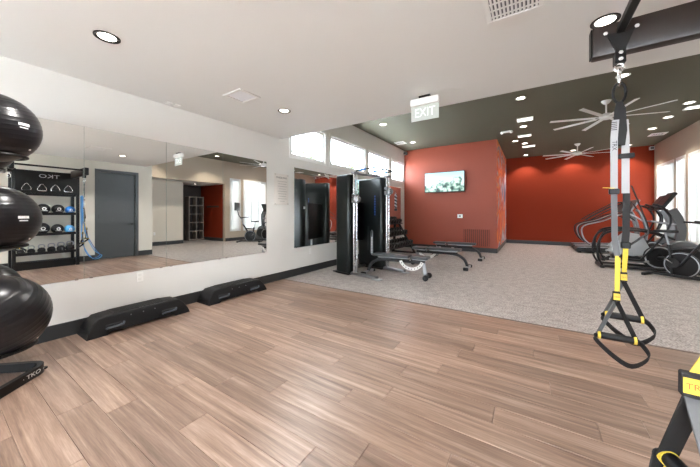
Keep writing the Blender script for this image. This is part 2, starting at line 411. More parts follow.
# baseboards
def base(name, x0, x1, y0, y1, h=.15): return struct(B().box(x0, x1, y0, y1, 0, h, .004).obj(name, BASEB, smooth=False))
base('baseboard_left', 0, .014, BACK, AY); base('baseboard_terracotta', .014, AX+.014, AY-.014, AY)
base('baseboard_return', AX, AX+.014, AY, BY); base('baseboard_far', AX+.014, RX, BY-.014, BY)
base('baseboard_right', RX-.014, RX, 7.72, BY-.014); base('baseboard_door_1', DX-.014, DX, BACK, 2.66); base('baseboard_door_2', DX-.014, DX, 3.68, 4.05)
base('baseboard_alcove', 8.536, 8.55, 4.05, 6.25); base('baseboard_lobby', 8.70, 9.80, 6.25, 6.264); base('baseboard_lobby_red', RX+T, 9.80, 7.706, 7.72)
base('trim_1', 8.536, 8.70, 6.25, 6.264)
struct(B().box(0, DX, 3.885, 3.915, 0, .004).obj('trim_2', mat('transition_strip', (.16, .12, .10), .5), smooth=False))
# mural on the return wall
mu = B().box(AX+.001, AX+.009, AY+.02, BY-.02, .152, HIC-.005).obj('mural', MURAL, smooth=False)
tag(mu, 'tall abstract mural in orange, red and lilac on the side of the terracotta wall', 'mural')
# windows
def window(n, y0, y1, z0, z1, xin, sgn, mull, label):
    """frame set in the wall; sgn is the outward x direction"""
    fr = B(); t = .055; xa, xb = sorted((xin+sgn*.02, xin+sgn*.11))
    for a in ((y0, y1, z0, z0+t), (y0, y1, z1-t, z1), (y0, y0+t, z0+t, z1-t), (y1-t, y1, z0+t, z1-t)): fr.box(xa, xb, *a)
    for mm in mull: fr.box(xa, xb, mm-.022, mm+.022, z0+t, z1-t)
    xc, xd = sorted((xin-sgn*.006, xin+sgn*.02)); k = .045
    for a in ((y0-k, y1+k, z0-k, z0), (y0-k, y1+k, z1, z1+k), (y0-k, y0, z0, z1), (y1, y1+k, z0, z1)): fr.box(*sorted((xin-sgn*.012, xin)), *a)
    o = struct(fr.obj('window_%d' % n, WFRAME, smooth=False), label)
    ed = [y0+t]+list(mull)+[y1-t]
    for i in range(len(ed)-1):
        B().box(xin+sgn*.06-.003, xin+sgn*.06+.003, ed[i]+(.022 if i else 0), ed[i+1]-(.022 if i < len(ed)-2 else 0), z0+t, z1-t).obj('pane', GLASS, o, smooth=False)
    ld = bpy.data.lights.new('window_portal', 'AREA'); ld.shape = 'RECTANGLE'; ld.size = y1-y0; ld.size_y = z1-z0; ld.cycles.is_portal = True
    lo = bpy.data.objects.new('window_portal', ld); C.objects.link(lo); lo.location = (xin+sgn*.13, (y0+y1)/2, (z0+z1)/2)
    lo.rotation_euler = (PI/2, 0, PI/2*sgn)
for i, h in enumerate(CLER): window(i+1, *h, 0, -1, [], 'white framed clerestory window high in the mirror wall')
BLAB = ['narrow tall window behind the exercise bike', 'wide tall window behind the first elliptical trainer', 'wide tall window behind the second elliptical trainer', 'narrow tall window behind the first treadmill', 'wide tall window beside the rust red wall']
def blinds(y0, y1, z0, z1, n, lab):
    t = thing('vertical_blind', 'white vertical blind of hanging slats in the ' + lab, 'blind', (RX+.012, (y0+y1)/2, z1), 0, 'blinds in the tall windows')
    B().box(-.02, .02, -(y1-y0)/2, (y1-y0)/2, -.045, 0, .003).obj('head_rail', WMET, t, smooth=False)
    me = None
    for i in range(n):
        yy = -(y1-y0)/2+.04+(y1-y0-.08)*(i+.5)/n
        o = B().box(-.0006, .0006, -.044, .044, -(z1-z0)+.03, -.045).obj('slat', BLIND, t, smooth=False); o.location = (0, yy, 0); o.rotation_euler = (0, 0, .22+.5*((i*7) % 5 == 0))
for h, lab in zip(RWIN, BLAB): blinds(h[0]+.005, h[1]-.005, h[2]+.005, h[3]-.003, 5 if h[1]-h[0] < .6 else 14, lab)
for i, h in enumerate(RWIN): window(i+5, *h, RX, 1, [] if h[1]-h[0] < .6 else [h[0]+.43, h[0]+.86], 'tall white framed window in the beige wall')
# unseen windows behind the viewer, added to brighten the low ceiling
for i, (x0, x1, z0, z1) in enumerate(BWIN):
    t_ = .055; fr = B()
    for a in ((x0, x1, z0, z0+t_), (x0, x1, z1-t_, z1), (x0, x0+t_, z0+t_, z1-t_), (x1-t_, x1, z0+t_, z1-t_)): fr.box(a[0], a[1], BACK-.11, BACK-.02, a[2], a[3])
    o = struct(fr.obj('window_%d' % (i+10), WFRAME, smooth=False), 'large white framed window added unseen behind the viewer to light the ceiling')
    B().box(x0+t_, x1-t_, BACK-.063, BACK-.057, z0+t_, z1-t_).obj('pane', GLASS, o, smooth=False)
    ld = bpy.data.lights.new('window_portal', 'AREA'); ld.shape = 'RECTANGLE'; ld.size = x1-x0; ld.size_y = z1-z0; ld.cycles.is_portal = True
    lo = bpy.data.objects.new('window_portal', ld); C.objects.link(lo); lo.location = ((x0+x1)/2, BACK-.13, (z0+z1)/2); lo.rotation_euler = (PI/2, 0, PI)
# door
d = struct(B().box(DX-.012, DX+.10, 2.66, 2.74, 0, 2.53).box(DX-.012, DX+.10, 3.60, 3.68, 0, 2.53).box(DX-.012, DX+.10, 2.74, 3.60, 2.45, 2.53).obj('door_1', DOORM, smooth=False))
dl = B().box(DX+.03, DX+.075, 2.745, 3.595, .012, 2.445, .002).obj('door_leaf', DOORM, d, smooth=False)
B().cyl((DX+.03, 3.52, .98), (DX-.02, 3.52, .98), .026).tube([(DX-.02, 3.52, .98), (DX-.03, 3.50, .98), (DX-.03, 3.40, .98)], .009, 8).obj('handle', BLKM, dl)
for z in (.25, 1.2, 2.2): B().box(DX+.018, DX+.03, 2.738, 2.752, z-.05, z+.05).obj('hinge', BLKM, dl, smooth=False)

# ------------------------------------------------------------------ mirrors
def mirror(y0, y1, z0, z1, label, group=None):
    t = thing('wall_mirror', label, 'mirror', (0, (y0+y1)/2, z0), 0, group)
    B().box(.001, .006, -(y1-y0)/2+.002, (y1-y0)/2-.002, 0, z1-z0).obj('glass', MIRROR, t, smooth=False)
    B().box(.0005, .0055, -(y1-y0)/2+.001, (y1-y0)/2-.001, -.001, z1-z0+.001).obj('backing', GLASSEDGE, t, smooth=False)
    for s in (-1, 1):
        B().box(.001, .012, s*((y1-y0)/2-.06)-.015, s*((y1-y0)/2-.06)+.015, -.008, .010, .002).obj('clip', CHROME, t, smooth=False)
MZ0, MZ1 = .58, 2.24
mirror(.17, .99, MZ0, MZ1, 'frameless mirror panel behind the stacked exercise balls')
mirror(.99, 1.81, MZ0, MZ1, 'frameless mirror panel above the left half of the first step platform')
mirror(1.81, 2.63, MZ0, MZ1, 'frameless mirror panel between the two step platforms')
mirror(2.63, 3.50, MZ0, MZ1, 'frameless mirror panel beside the framed wall notice')
mirror(4.22, 7.0, MZ0, MZ1, 'wide frameless mirror behind the cable machine below the clerestory windows')
mirror(7.0, 9.84, MZ0, MZ1, 'wide frameless mirror behind the dumbbell rack below the clerestory windows')

# ------------------------------------------------------------------ lamps and ceiling fittings
def can(x, y, z, r, trim, watt, label, grp, first=[None]):
    t = thing('recessed_light', label, 'ceiling light', (x, y, z), 0, grp)
    key = trim.name
    if key not in can_mesh:
        a = B().lathe([(r, -.0005), (r*1.0, -.006), (r*.96, -.008), (r*.74, -.004), (r*.70, -.001)], 32).obj('trim_ring', trim, t)
        c = B().lathe([(0, -.0015), (r*.69, -.0015)], 32).obj('lens', LENS, t)
        can_mesh[key] = (a.data, c.data)
    else:
        for nm, me in zip(('trim_ring', 'lens'), can_mesh[key]):
            o = bpy.data.objects.new(nm, me); C.objects.link(o); o.parent = t
    if watt:
        ld = bpy.data.lights.new('recessed_lamp', 'SPOT'); ld.energy = watt; ld.color = LAMP_COL if z > 3 else (1.0, .965, .93); ld.spot_size = math.radians(112 if z > 3 else 125); ld.spot_blend = .45; ld.shadow_soft_size = r*.6
        lo = bpy.data.objects.new('recessed_lamp', ld); C.objects.link(lo); lo.parent = t; lo.location = (0, 0, -.02)
can_mesh = {}
LOWL = {(1.17, .85): 'black rimmed recessed light in the cream ceiling above the exercise ball stand', (1.17, 2.82): 'black rimmed recessed light in the cream ceiling beside the square panel vent', (4.57, 2.82): 'black rimmed recessed light in the cream ceiling beside the overhead strap arm', (4.57, .85): 'black rimmed recessed light in the cream ceiling above the storage rack'}
for x in (1.17, 4.57):
    for y in (.85, 2.82, -1.15, -3.1):
        can(x, y, LOWC, .088, BLKM, LOW_W, LOWL.get((x, y), 'black rimmed recessed light in the cream ceiling behind the viewer'), 'lights in the low ceiling')
HIL = {(.74, 4.6): 'white rimmed recessed light in the olive ceiling by the first clerestory window', (.74, 6.85): 'white rimmed recessed light in the olive ceiling over the weight benches', (.74, 9.12): 'white rimmed recessed light in the olive ceiling over the dumbbell rack', (3.92, 6.85): 'white rimmed recessed light in the olive ceiling just beyond the exit sign', (3.92, 9.12): 'white rimmed recessed light in the olive ceiling between two rectangular vents', (3.92, 11.34): 'white rimmed recessed light in the olive ceiling halfway along the mural', (3.92, 13.62): 'white rimmed recessed light in the olive ceiling where the mural meets the rust wall'}
for x in (.74, 3.92, 6.99):
    for y in (4.6, 6.85, 9.12, 11.34, 13.62):
        if x < 1 and y > 10: continue
        can(x, y, HIC, .10, WHITE, HIGH_W*(3.4 if y > 13 else 3 if x > 6 else .35 if x < 1 else 1.8), HIL.get((x, y), 'white rimmed recessed light in the olive ceiling in the row along the tall windows' if x > 6 else 'white rimmed recessed light in the olive ceiling close behind the cream ceiling edge'), 'lights in the olive ceiling')
can(5.45, 6.7, HIC, .10, WHITE, HIGH_W*1.8, 'white rimmed recessed light in the olive ceiling ahead of the first fan', 'lights in the olive ceiling')
can(5.45, 13.62, HIC, .10, WHITE, HIGH_W*3.4, 'white rimmed recessed light in the olive ceiling between the second fan and the rust wall', 'lights in the olive ceiling')
can(6.98, 10.2, HIC, .10, WHITE, 0, 'white rimmed recessed light in the olive ceiling in the row along the tall windows', 'lights in the olive ceiling')
can(3.66, 10.81, HIC, .07, WHITE, 0, 'small white rimmed recessed light in the olive ceiling close to the mural top', 'lights in the olive ceiling')
can(8.9, 6.95, 2.65, .085, MATS['black_powder_coat'], 1.5, 'black rimmed recessed light in the lobby ceiling', 'lights in the lobby ceiling')

def diffuser(x, y, z, sx, sy, label, slats=0, grp=None):
    t = thing('air_diffuser', label, 'air vent', (x, y, z), 0, grp)
    k = .035
    B().box(-sx/2, sx/2, -sy/2, -sy/2+k, -.014, 0, .004).box(-sx/2, sx/2, sy/2-k, sy/2, -.014, 0, .004).box(-sx/2, -sx/2+k, -sy/2+k, sy/2-k, -.014, 0, .004).box(sx/2-k, sx/2, -sy/2+k, sy/2-k, -.014, 0, .004).obj('frame', WMET, t, smooth=False)
    B().box(-sx/2+k, sx/2-k, -sy/2+k, sy/2-k, -.003, -.0005).obj('backing', PANEL if not slats else GREY, t, smooth=False)
    if slats:
        for i in range(slats):
            q = -sx/2+k+(sx-2*k)*(i+.5)/slats
            B().box(q-.006, q+.006, -sy/2+k, sy/2-k, -.011, -.003, rot=Ry(.5)).obj('slat', WMET, t, smooth=False)
        for i in range(max(2, slats//3)):
            q = -sy/2+k+(sy-2*k)*(i+.5)/max(2, slats//3)
            B().box(-sx/2+k, sx/2-k, q-.005, q+.005, -.0095, -.003).obj('cross_bar', WMET, t, smooth=False)
diffuser(1.10, 2.18, LOWC, .34, .30, 'square white flat panel vent in the cream ceiling above the mirror side')
diffuser(4.0, 2.20, LOWC, .36, .36, 'square white slatted vent in the cream ceiling above the open floor', 12)
PLENS = mat('panel_lens', (.9, .9, .88), .5, emit=(1, .97, .92), es=1.4)
def panel_light(x, y, sx, sy, label):
    t = thing('panel_light', label, 'ceiling light', (x, y, HIC), 0, 'rectangular panels in the olive ceiling')
    k = .02
    B().box(-sx/2, sx/2, -sy/2, -sy/2+k, -.02, 0).box(-sx/2, sx/2, sy/2-k, sy/2, -.02, 0).box(-sx/2, -sx/2+k, -sy/2+k, sy/2-k, -.02, 0).box(sx/2-k, sx/2, -sy/2+k, sy/2-k, -.02, 0).obj('frame', WMET, t, smooth=False)
    B().box(-sx/2+k, sx/2-k, -sy/2+k, sy/2-k, -.014, -.004).obj('lens', PLENS, t, smooth=False)
panel_light(3.97, 8.42, .36, .30, 'white rectangular light panel in the olive ceiling ahead of the terracotta wall corner')
panel_light(3.93, 10.19, .36, .24, 'white rectangular light panel in the olive ceiling beside the mural corner')
panel_light(4.03, 11.86, .40, .26, 'white rectangular light panel in the olive ceiling halfway along the mural')
panel_light(7.25, 9.52, .40, .26, 'white rectangular light panel in the olive ceiling above the cardio machines')
diffuser(.36, 8.95, HIC, .34, .34, 'square white louvred vent in the olive ceiling above the dumbbell rack', 5)
diffuser(7.33, 12.2, HIC, .36, .36, 'square white louvred vent in the olive ceiling by the tall windows', 5)
for q, yy in enumerate((1.79, 1.89)):
    tag(B().box(.07, .15, yy-.035, yy+.035, LOWC-.012, LOWC, .003).obj('sensor_plate', WHITE, smooth=False), 'small square white plate in the cream ceiling above the mirror', 'sensor', 'pair of small ceiling plates')
t = thing('emergency_light', 'white twin head emergency light on the olive ceiling by the terracotta wall corner', 'emergency light', (3.5, 9.35, HIC))
B().box(-.10, .10, -.05, .05, -.05, 0, .012, 2).obj('body', WHITE, t)
for s in (-1, 1): B().ball((s*.12, -.02, -.045), .045, 16).obj('lamp_head', WHITE, t)
for (x, y, z, l) in ((.07, 10.12, 3.58, 'small white corner speaker where the terracotta wall meets the clerestory wall'), (7.66, 14.0, 3.58, 'small white corner speaker where the rust wall meets the window wall')):
    t = thing('corner_speaker', l, 'speaker', (x, y, z))
    B().box(-.06, .06, -.06, .06, -.055, .055, .012, 2).obj('body', WHITE, t); B().box(-.045, .045, -.064, -.058, -.04, .04).obj('grille', GREY, t, smooth=False)

def fan(x, y, label):
    t = thing('ceiling_fan', label, 'ceiling fan', (x, y, HIC), 0, None)
    B().lathe([(0, 0), (.085, 0), (.08, -.02), (.045, -.065), (.018, -.08)], 24).obj('canopy', WMET, t)
    B().cyl((0, 0, -.07), (0, 0, -.28), .016, n=12).obj('downrod', WMET, t)
    B().lathe([(.02, -.27), (.06, -.275), (.11, -.30), (.12, -.33), (.11, -.37), (.07, -.395), (0, -.40)], 28).obj('motor', WMET, t)
    for i in range(8):
        a = 2*PI*i/8+.25
        b = B(); b.box(.08, .22, -.02, .02, -.352, -.342, .002); b.box(.18, 1.02, -.040, .040, -.356, -.346, .003, rot=Rx(.18))
        b.move(Matrix.Rotation(a, 4, 'Z')).obj('blade', WMET, t)
fan(5.45, 8.0, 'white eight blade ceiling fan above the carpet ahead of the hanging strap')
fan(5.45, 12.4, 'white eight blade ceiling fan close to the rust red wall')
# exit sign
t = thing('exit_sign', 'clear edge lit exit sign hanging from the edge of the cream ceiling', 'exit sign', (3.0, 3.4, LOWC))
B().box(-.07, .07, -.03, .03, -.03, 0, .004).obj('mount', BLKM, t, smooth=False)
B().box(-.175, .175, -.035, .035, -.115, -.03, .005).obj('housing', WMET, t, smooth=False)
B().box(-.172, .172, -.004, .004, -.30, -.115).obj('panel', ACRYL, t, smooth=False)
tx = text('lettering', 'EXIT', .155, basis((1, 0, 0), (0, 0, 1), (0, -.0055, -.207)), mat('exit_letters', (.86, .92, .88), .4, emit=(.9, 1, .92), es=.2), t, .0008, .25)

# ------------------------------------------------------------------ wall pieces
def plate(name, loc, nrm, label, cat, kind):
    """small wall plate: nrm 'x' faces +x, 'y' faces -y"""
    t = thing(name, label, cat, loc, {'x': PI/2, 'y': 0, '-x': -PI/2}[nrm])
    B().box(-.037, .037, -.007, 0, -.06, .06, .003).obj('cover_plate', WHITE, t, smooth=False)
    if kind == 'outlet':
        for z in (-.024, .024): B().box(-.017, .017, -.010, -.006, z-.015, z+.015, .002).obj('socket', WMET, t, smooth=False)
    else:
        B().box(-.02, .02, -.016, -.006, -.035, .035, .003).obj('rocker', WMET, t, smooth=False)
plate('wall_outlet', (.0001, 1.51, .50), 'x', 'white outlet in the wall below the mirror over the first step platform', 'outlet', 'outlet')
plate('wall_outlet', (.0001, 4.71, .46), 'x', 'white outlet in the wall below the mirror beside the cable machine', 'outlet', 'outlet')
plate('wall_outlet', (8.5499, 5.15, .48), '-x', 'white outlet on the alcove wall seen in the mirror', 'outlet', 'outlet')
t = thing('thermostat', 'white wall box on the terracotta wall above the red grille', 'thermostat', (2.04, AY, 1.20))
B().box(-.085, .085, -.03, 0, -.065, .065, .008, 2).obj('case', WHITE, t); B().box(-.03, .03, -.034, -.029, -.02, .025).obj('display', GREY, t, smooth=False)
# red return grille with vertical slats
t = thing('return_grille', 'red painted return air grille with vertical slats low in the terracotta wall', 'air vent', (2.56, AY, .48))
gw, gh = .86, .60
B().box(-gw/2, gw/2, -.006, 0, -gh/2, gh/2).obj('backing', mat('grille_shadow', (.16, .035, .022), .7), t, smooth=False)
B().box(-gw/2, gw/2, -.016, -.006, gh/2-.025, gh/2).box(-gw/2, gw/2, -.016, -.006, -gh/2, -gh/2+.025).box(-gw/2, -gw/2+.025, -.016, -.006, -gh/2+.025, gh/2-.025).box(gw/2-.025, gw/2, -.016, -.006, -gh/2+.025, gh/2-.025).obj('frame', REDA, t, smooth=False)
for i in range(13):
    q = -gw/2+.025+(gw-.05)*(i+.5)/13
    B().box(q-.015, q+.015, -.018, -.006, -gh/2+.025, gh/2-.025, rot=Rz(.25)).obj('slat', REDA, t, smooth=False)
# wall notice
t = thing('wall_notice', 'frosted acrylic wall notice with printed lines between the two mirrors', 'sign', (.0, 3.865, 1.76), PI/2)
B().box(-.185, .185, -.012, -.006, -.30, .30, .002).obj('panel', mat('frosted_acrylic', (.80, .76, .72), .25), t, smooth=False)
for sx in (-1, 1):
    for sz in (-1, 1): B().cyl((sx*.165, 0, sz*.28), (sx*.165, -.016, sz*.28), .009, n=12).obj('standoff', CHROME, t)
text('heading', 'FITNESS RULES', .045, basis((1, 0, 0), (0, 0, 1), (0, -.0125, .225)), BPRINT, t, .0004, .28)
GPRINT = mat('grey_print', (.35, .33, .31), .5)
for i in range(9):
    L_ = [.25, .21, .24, .17, .25, .22, .19, .23, .12][i]
    B().box(-L_/2+.02, L_/2+.02, -.0128, -.0122, .150-.048*i, .157-.048*i).obj('printed_line', GPRINT, t, smooth=False)
# television
t = thing('television', 'flat wall television showing an aquarium scene on the terracotta wall', 'television', (1.515, AY, 2.40))
B().box(-.15, .15, -.05, -.001, -.12, .12).obj('bracket', BLKM, t, smooth=False)
B().box(-.69, .69, -.10, -.05, -.36, .36, .006).obj('body', BLACK, t, smooth=False)
B().box(-.672, .672, -.103, -.0995, -.335, .345).obj('screen', TVPIC, t, smooth=False)

# ------------------------------------------------------------------ exercise balls on their tower
dn = Vector((.74, .67, 0)).normalized(); dd = Vector((dn.y, -dn.x, 0))     # base front normal, base long direction
bc = Vector((.56, .32, 0))
tw = thing('ball_tower', 'black exercise ball stand with looped base and ring holders beside the mirror', 'ball rack', bc)
def loc2(a, n, z): v = dd*a+dn*n; return (v.x, v.y, z)
loop = []
R_ = .09
for (ca, cn, a0) in ((.55-R_, .31-R_, 0), (-.08+R_, .31-R_, 90), (-.08+R_, -.31+R_, 180), (.55-R_, -.31+R_, 270)):
    for k in range(6):
        an = math.radians(a0+18*k); loop.append(loc2(ca+R_*math.cos(an), cn+R_*math.sin(an), .036))
bs = B().sweep(loop, [(-.018, -.034), (.018, -.034), (.018, .034), (-.018, .034)], closed=True, up=(0, 0, 1)).obj('base_loop', BLKM, tw)
for a_, n_ in ((-.1, .27), (-.1, -.27), (.5, .27), (.5, -.27)):
    B().cyl(loc2(a_, n_, 0), loc2(a_, n_, .01), .022, n=12).obj('rubber_foot', RUB, bs)
text('lettering', '· TKO ·', .042, basis(-dd, (0, 0, 1), Vector(loc2(.06, .3285, .038))), PRINT, bs, .0006, .17)
pp = dd*.53
B().tube([(pp.x, pp.y, .03), (pp.x, pp.y, 2.30)], .028, 14).obj('post', BLKM, tw)
balls = [(.47, .325, .23), (1.245, .266, .18), (1.965, .268, .18)]
for z, r, rr in balls:
    zr = z-math.sqrt((r*1.008+.0125)**2-rr**2)      # ring tube just touches the ribs
    b = B().tube([(rr*math.cos(2*PI*i/40), rr*math.sin(2*PI*i/40), zr) for i in range(40)], .012, 8, closed=True)
    b.obj('ring_holder', BLKM, tw)
    e1 = dd*rr
    B().tube([(e1.x, e1.y, zr), (e1.x*1.3, e1.y*1.3, zr-.02), (pp.x, pp.y, zr-.03)], .014, 8, smooth=4).obj('holder_arm', BLKM, tw)
lab = ['large black ribbed exercise ball lowest on the ball stand', 'black ribbed exercise ball on the middle ring of the ball stand', 'black ribbed exercise ball on the top ring of the ball stand']
for (z, r, rr), l, tilt in zip(balls, lab, (.5, -.12, .1)):
    t = thing('exercise_ball', l, 'exercise ball', (bc.x, bc.y, z), 0, 'exercise balls on the stand')
    prof = []; K = 150
    for i in range(K+1):
        an = PI*i/K; f = 1+(.007 if abs(math.cos(an)) < .86 and (i % 6 == 0) else 0)
        prof.append((r*f*math.sin(an) if 0 < i < K else 0, -r*f*math.cos(an)))
    q = B().lathe(prof, 56).move((Ry(tilt) @ Rx(.25 if z < .6 else .05)).to_4x4()).obj('vinyl_skin', BALLM, t, ang=80)
    vd = Vector((CAM_X-bc.x, 0-bc.y, 1.29-z)).normalized()
    side = Vector((vd.y, -vd.x, 0)).normalized()      # horizontal, to the right seen from outside
    # printed mark set on the skin, facing the open floor
    an = math.radians(-38 if z > .6 else -25)
    n_ = Vector((math.cos(an+1.18), math.sin(an+1.18), .06)).normalized()
    right = Vector((-n_.y, n_.x, 0)).normalized()
    for k, (sx, sz) in enumerate(((.070, .020), (.055, .008)) if z > .6 else ()):
        bm = B(); cols = []
        for i in range(7):
            for j in (0, 1):
                p = n_*r + right*((i/6-.5)*sx) + Vector((0, 0, 1))*((j-.5)*sz + (.0 if k == 0 else -.026))
                cols.append(bm.bm.verts.new(p.normalized()*(r*1.0065)))
        for i in range(6): bm.bm.faces.new((cols[2*i], cols[2*i+2], cols[2*i+3], cols[2*i+1]))
        bm.obj('printed_mark', PRINT, t)
    B().cyl(tuple(Vector((.35, .5, -.45)).normalized()*(r-.004)), tuple(Vector((.35, .5, -.45)).normalized()*(r+.005)), .007, n=12).obj('valve_plug', WHITE, t)

# ------------------------------------------------------------------ step platforms
def step_platform(loc, label):
    t = thing('step_platform', label, 'aerobic step', loc, 0, 'step platforms along the mirror wall')
    L, H, Wd = 1.02, .19, .31
    o = [(-L/2, 0), (-L/2+.02, .07), (-L/2+.06, .135), (-L/2+.11, .18), (-L/2+.17, H-.004), (-L/2+.22, H), (L/2-.22, H), (L/2-.17, H-.004), (L/2-.11, .18), (L/2-.06, .135), (L/2-.02, .07), (L/2, 0), (L/2-.17, 0), (L/2-.20, .025), (-L/2+.20, .025), (-L/2+.17, 0)]
    b = B().prism(o, 0, Wd, 'yz')
    for v in b.bm.verts:                                   # front leans in towards the top
        if v.co.x > .1: v.co.x -= v.co.z*.30
    bmesh.ops.recalc_face_normals(b.bm, faces=b.bm.faces)
    ed = [e for e in b.bm.edges if abs(e.verts[0].co.x-e.verts[1].co.x) < .2 and all(v.co.z > .03 for v in e.verts) and (abs(e.verts[0].co.y-e.verts[1].co.y) > .001)]
    bmesh.ops.bevel(b.bm, geom=ed, offset=.016, segments=3, profile=.5, affect='EDGES')
    body = b.obj('body', STEPM, t)
    B().box(.02, Wd-.095, -L/2+.24, L/2-.24, H-.002, H+.006, .003).obj('top_mat', RUB, t, smooth=False)
    for i in range(9):
        xx = .032+i*.0205
        B().box(xx-.004, xx+.004, -L/2+.26, L/2-.26, H+.005, H+.0085).obj('tread_rib', RUB, t, smooth=False)
    for yy in (-.27, .27):
        x0 = Wd-.085*.30
        h = B().box(x0-.002, x0+.010, yy-.085, yy+.085, .050, .105, .006).obj('handle_pocket', DKG, t, smooth=False)
        B().tube([(x0+.012, yy-.075, .062), (x0+.032, yy-.06, .075), (x0+.034, yy+.055, .080), (x0+.016, yy+.075, .100)], .010, 8, smooth=4).obj('handle', mat('step_handle_grey', (.07, .085, .11), .45), h)
    for yy in (-.12, .0, .12):
        x0 = Wd-.145*.30
        B().cyl((x0-.004, yy, .145), (x0+.003, yy, .146), .005, n=10).obj('screw', STEEL, t)
    text('lettering', 'Reebok', .045, basis((0, 1, 0), (-1, 0, 0), (Wd-.083, .12, H+.0008)), mat('faint_grey_print', (.10, .10, .10), .5), t, .0004, .30)
    return t
s1 = step_platform((.022, 1.44, 0), 'black step platform on the floor nearest the exercise balls')
copy_thing(s1, (.022, 2.72, 0), None, 'black step platform on the floor below the wall notice')

# ------------------------------------------------------------------ storage rack with overhead arms (seen whole in the mirror)
rk = thing('storage_rack', 'black storage rack with header, shelves and overhead suspension arms against the wall', 'storage rack', (5.72, 1.68, 0))
RX0, RX1, RY0, RY1 = -.24, .24, -.52, .52
for x in (RX0+.03, RX1-.03):
    for y in (RY0, RY1):
        B().box(x-.03, x+.03, y-.03, y+.03, 0, 2.30, .005).obj('upright', BLKM, rk, smooth=False)
hd = B().box(RX0-.005, RX0+.02, RY0, RY1, 1.76, 2.28, .004).obj('header_panel', BLKM, rk, smooth=False)
text('lettering', 'TKO', .12, basis((0, -1, 0), (0, 0, 1), (RX0-.007, .02, 2.16)), mat('grey_logo', (.45, .46, .5), .5), hd, .001, .34)
for z in (1.74, 1.28, .80, .36):
    sh = B().box(RX0+.05, RX1-.05, RY0+.03, RY1-.03, z-.02, z, .003).obj('shelf', BLKM, rk, smooth=False)
    B().box(RX0+.035, RX0+.05, RY0+.03, RY1-.03, z-.03, z+.035, .002).obj('shelf_lip', BLKM, sh, smooth=False)
B().box(RX0+.06, RX0+.08, RY0+.03, RY1-.03, 0.0, .17, .003).obj('kick_panel', BLKM, rk, smooth=False)
def arm(y):
    # box beam arm reaching out over the floor with end cap, bracket and hook
    x0 = 4.39-5.72
    a = B().box(x0, RX0+.0, y-.035, y+.035, 2.165, 2.335, .010, 2).obj('overhead_arm', BEAM, rk, smooth=True)
    B().box(x0-.006, x0+.002, y-.031, y+.031, 2.17, 2.33, .004).obj('end_cap', BLACK, a, smooth=False)
    hx = (4.505 if y > 0 else 4.49)-5.72
    br = B().prism([(hx-.055, 2.27), (hx+.055, 2.27), (hx+.022, 2.18), (hx+.022, 2.105), (hx-.022, 2.105), (hx-.022, 2.18)], y-.045, y-.035, 'xz').obj('hanger_bracket', BLKM, a, smooth=False)
    B().box(hx-.022, hx+.022, y-.035, y+.01, 2.105, 2.163).obj('hanger_lug', BLKM, a, smooth=False)
    for dx, z in ((-.062, 2.275), (.062, 2.275), (0, 2.155), (0, 2.120)):
        B().cyl((hx+dx, y-.034, z), (hx+dx, y-.053, z), .0105, n=6).obj('bolt', CHROME, a)
    b = B()   # eye below the lug
    b.tube([(hx+.018*math.cos(q*PI/8), y-.02, 2.085+.022*math.sin(q*PI/8)) for q in range(16)], .006, 8, closed=True)
    b.obj('eye_bolt', CHROME, a)
ARMY = (1.00-1.68, 2.10-1.68)
for y in ARMY: arm(y)
B().box(4.488-5.72, 4.522-5.72, ARMY[0]+.036, ARMY[1]-.046, 2.262, 2.296, .003).obj('cross_bar', BLKM, rk, smooth=False)

# things on the rack shelves
def med_ball(loc, r, m, label, mark):
    t = thing('medicine_ball', label, 'medicine ball', loc)
    B().ball((0, 0, 0), r, 32).obj('rubber_skin', m, t, ang=80)
    for an in (PI, PI+.0):
        M = basis((0, -1, 0), (0, 0, 1), (-r-.0005, 0, 0))
        B().lathe([(r*.18, .001), (r*.30, -.002)], 20, M).obj('printed_ring', mark, t)
        B().box(-r-.001, -r+.004, -r*.5, r*.5, -r*.42, -r*.36).obj('printed_bar', mark, t, smooth=False)
        break
zs = 1.281
for i, (yy, r, m, l) in enumerate(((1.37, .115, RUB, 'black medicine ball at the ball stand end of the upper rack shelf'), (1.63, .12, RUB, 'black medicine ball second on the upper rack shelf'), (1.88, .115, RUB, 'black medicine ball beside the blue ball on the upper rack shelf'), (2.095, .095, BLUE, 'bright blue medicine ball on the upper rack shelf'))):
    med_ball((5.66, yy, zs+r), r, m, l, PRINT)
zs = .801
for i, (yy, r, m, l) in enumerate(((1.34, .125, RUB, 'black slam ball at the ball stand end of the middle rack shelf'), (1.61, .135, RUB, 'black slam ball in the middle of the middle rack shelf'), (1.87, .115, RUB, 'black slam ball beside the light blue ball on the middle rack shelf'), (2.085, .10, LBLUE, 'light blue medicine ball on the middle rack shelf'))):
    med_ball((5.66, yy, zs+r), r, m, l, PRINT)
def kettlebell(loc, r, label):
    t = thing('kettlebell', label, 'kettlebell', loc, PI/2, 'kettlebells on the low rack shelf')
    B().lathe([(0, 0), (r*.62, 0), (r*.9, r*.35), (r, r*.8), (r*.9, r*1.3), (r*.55, r*1.7), (0, r*1.8)], 24).obj('bell', RUB, t)
    B().tube([(-r*.55, 0, r*1.55), (-r*.72, 0, r*2.1), (-r*.45, 0, r*2.65), (r*.45, 0, r*2.65), (r*.72, 0, r*2.1), (r*.55, 0, r*1.55)], r*.17, 8, smooth=5).obj('handle', STEEL, t)
for i in range(6):
    r = .060+.005*i
    kettlebell((5.64, 1.275+.163*i, .361), r, 'black kettlebell with steel handle on the low rack shelf')
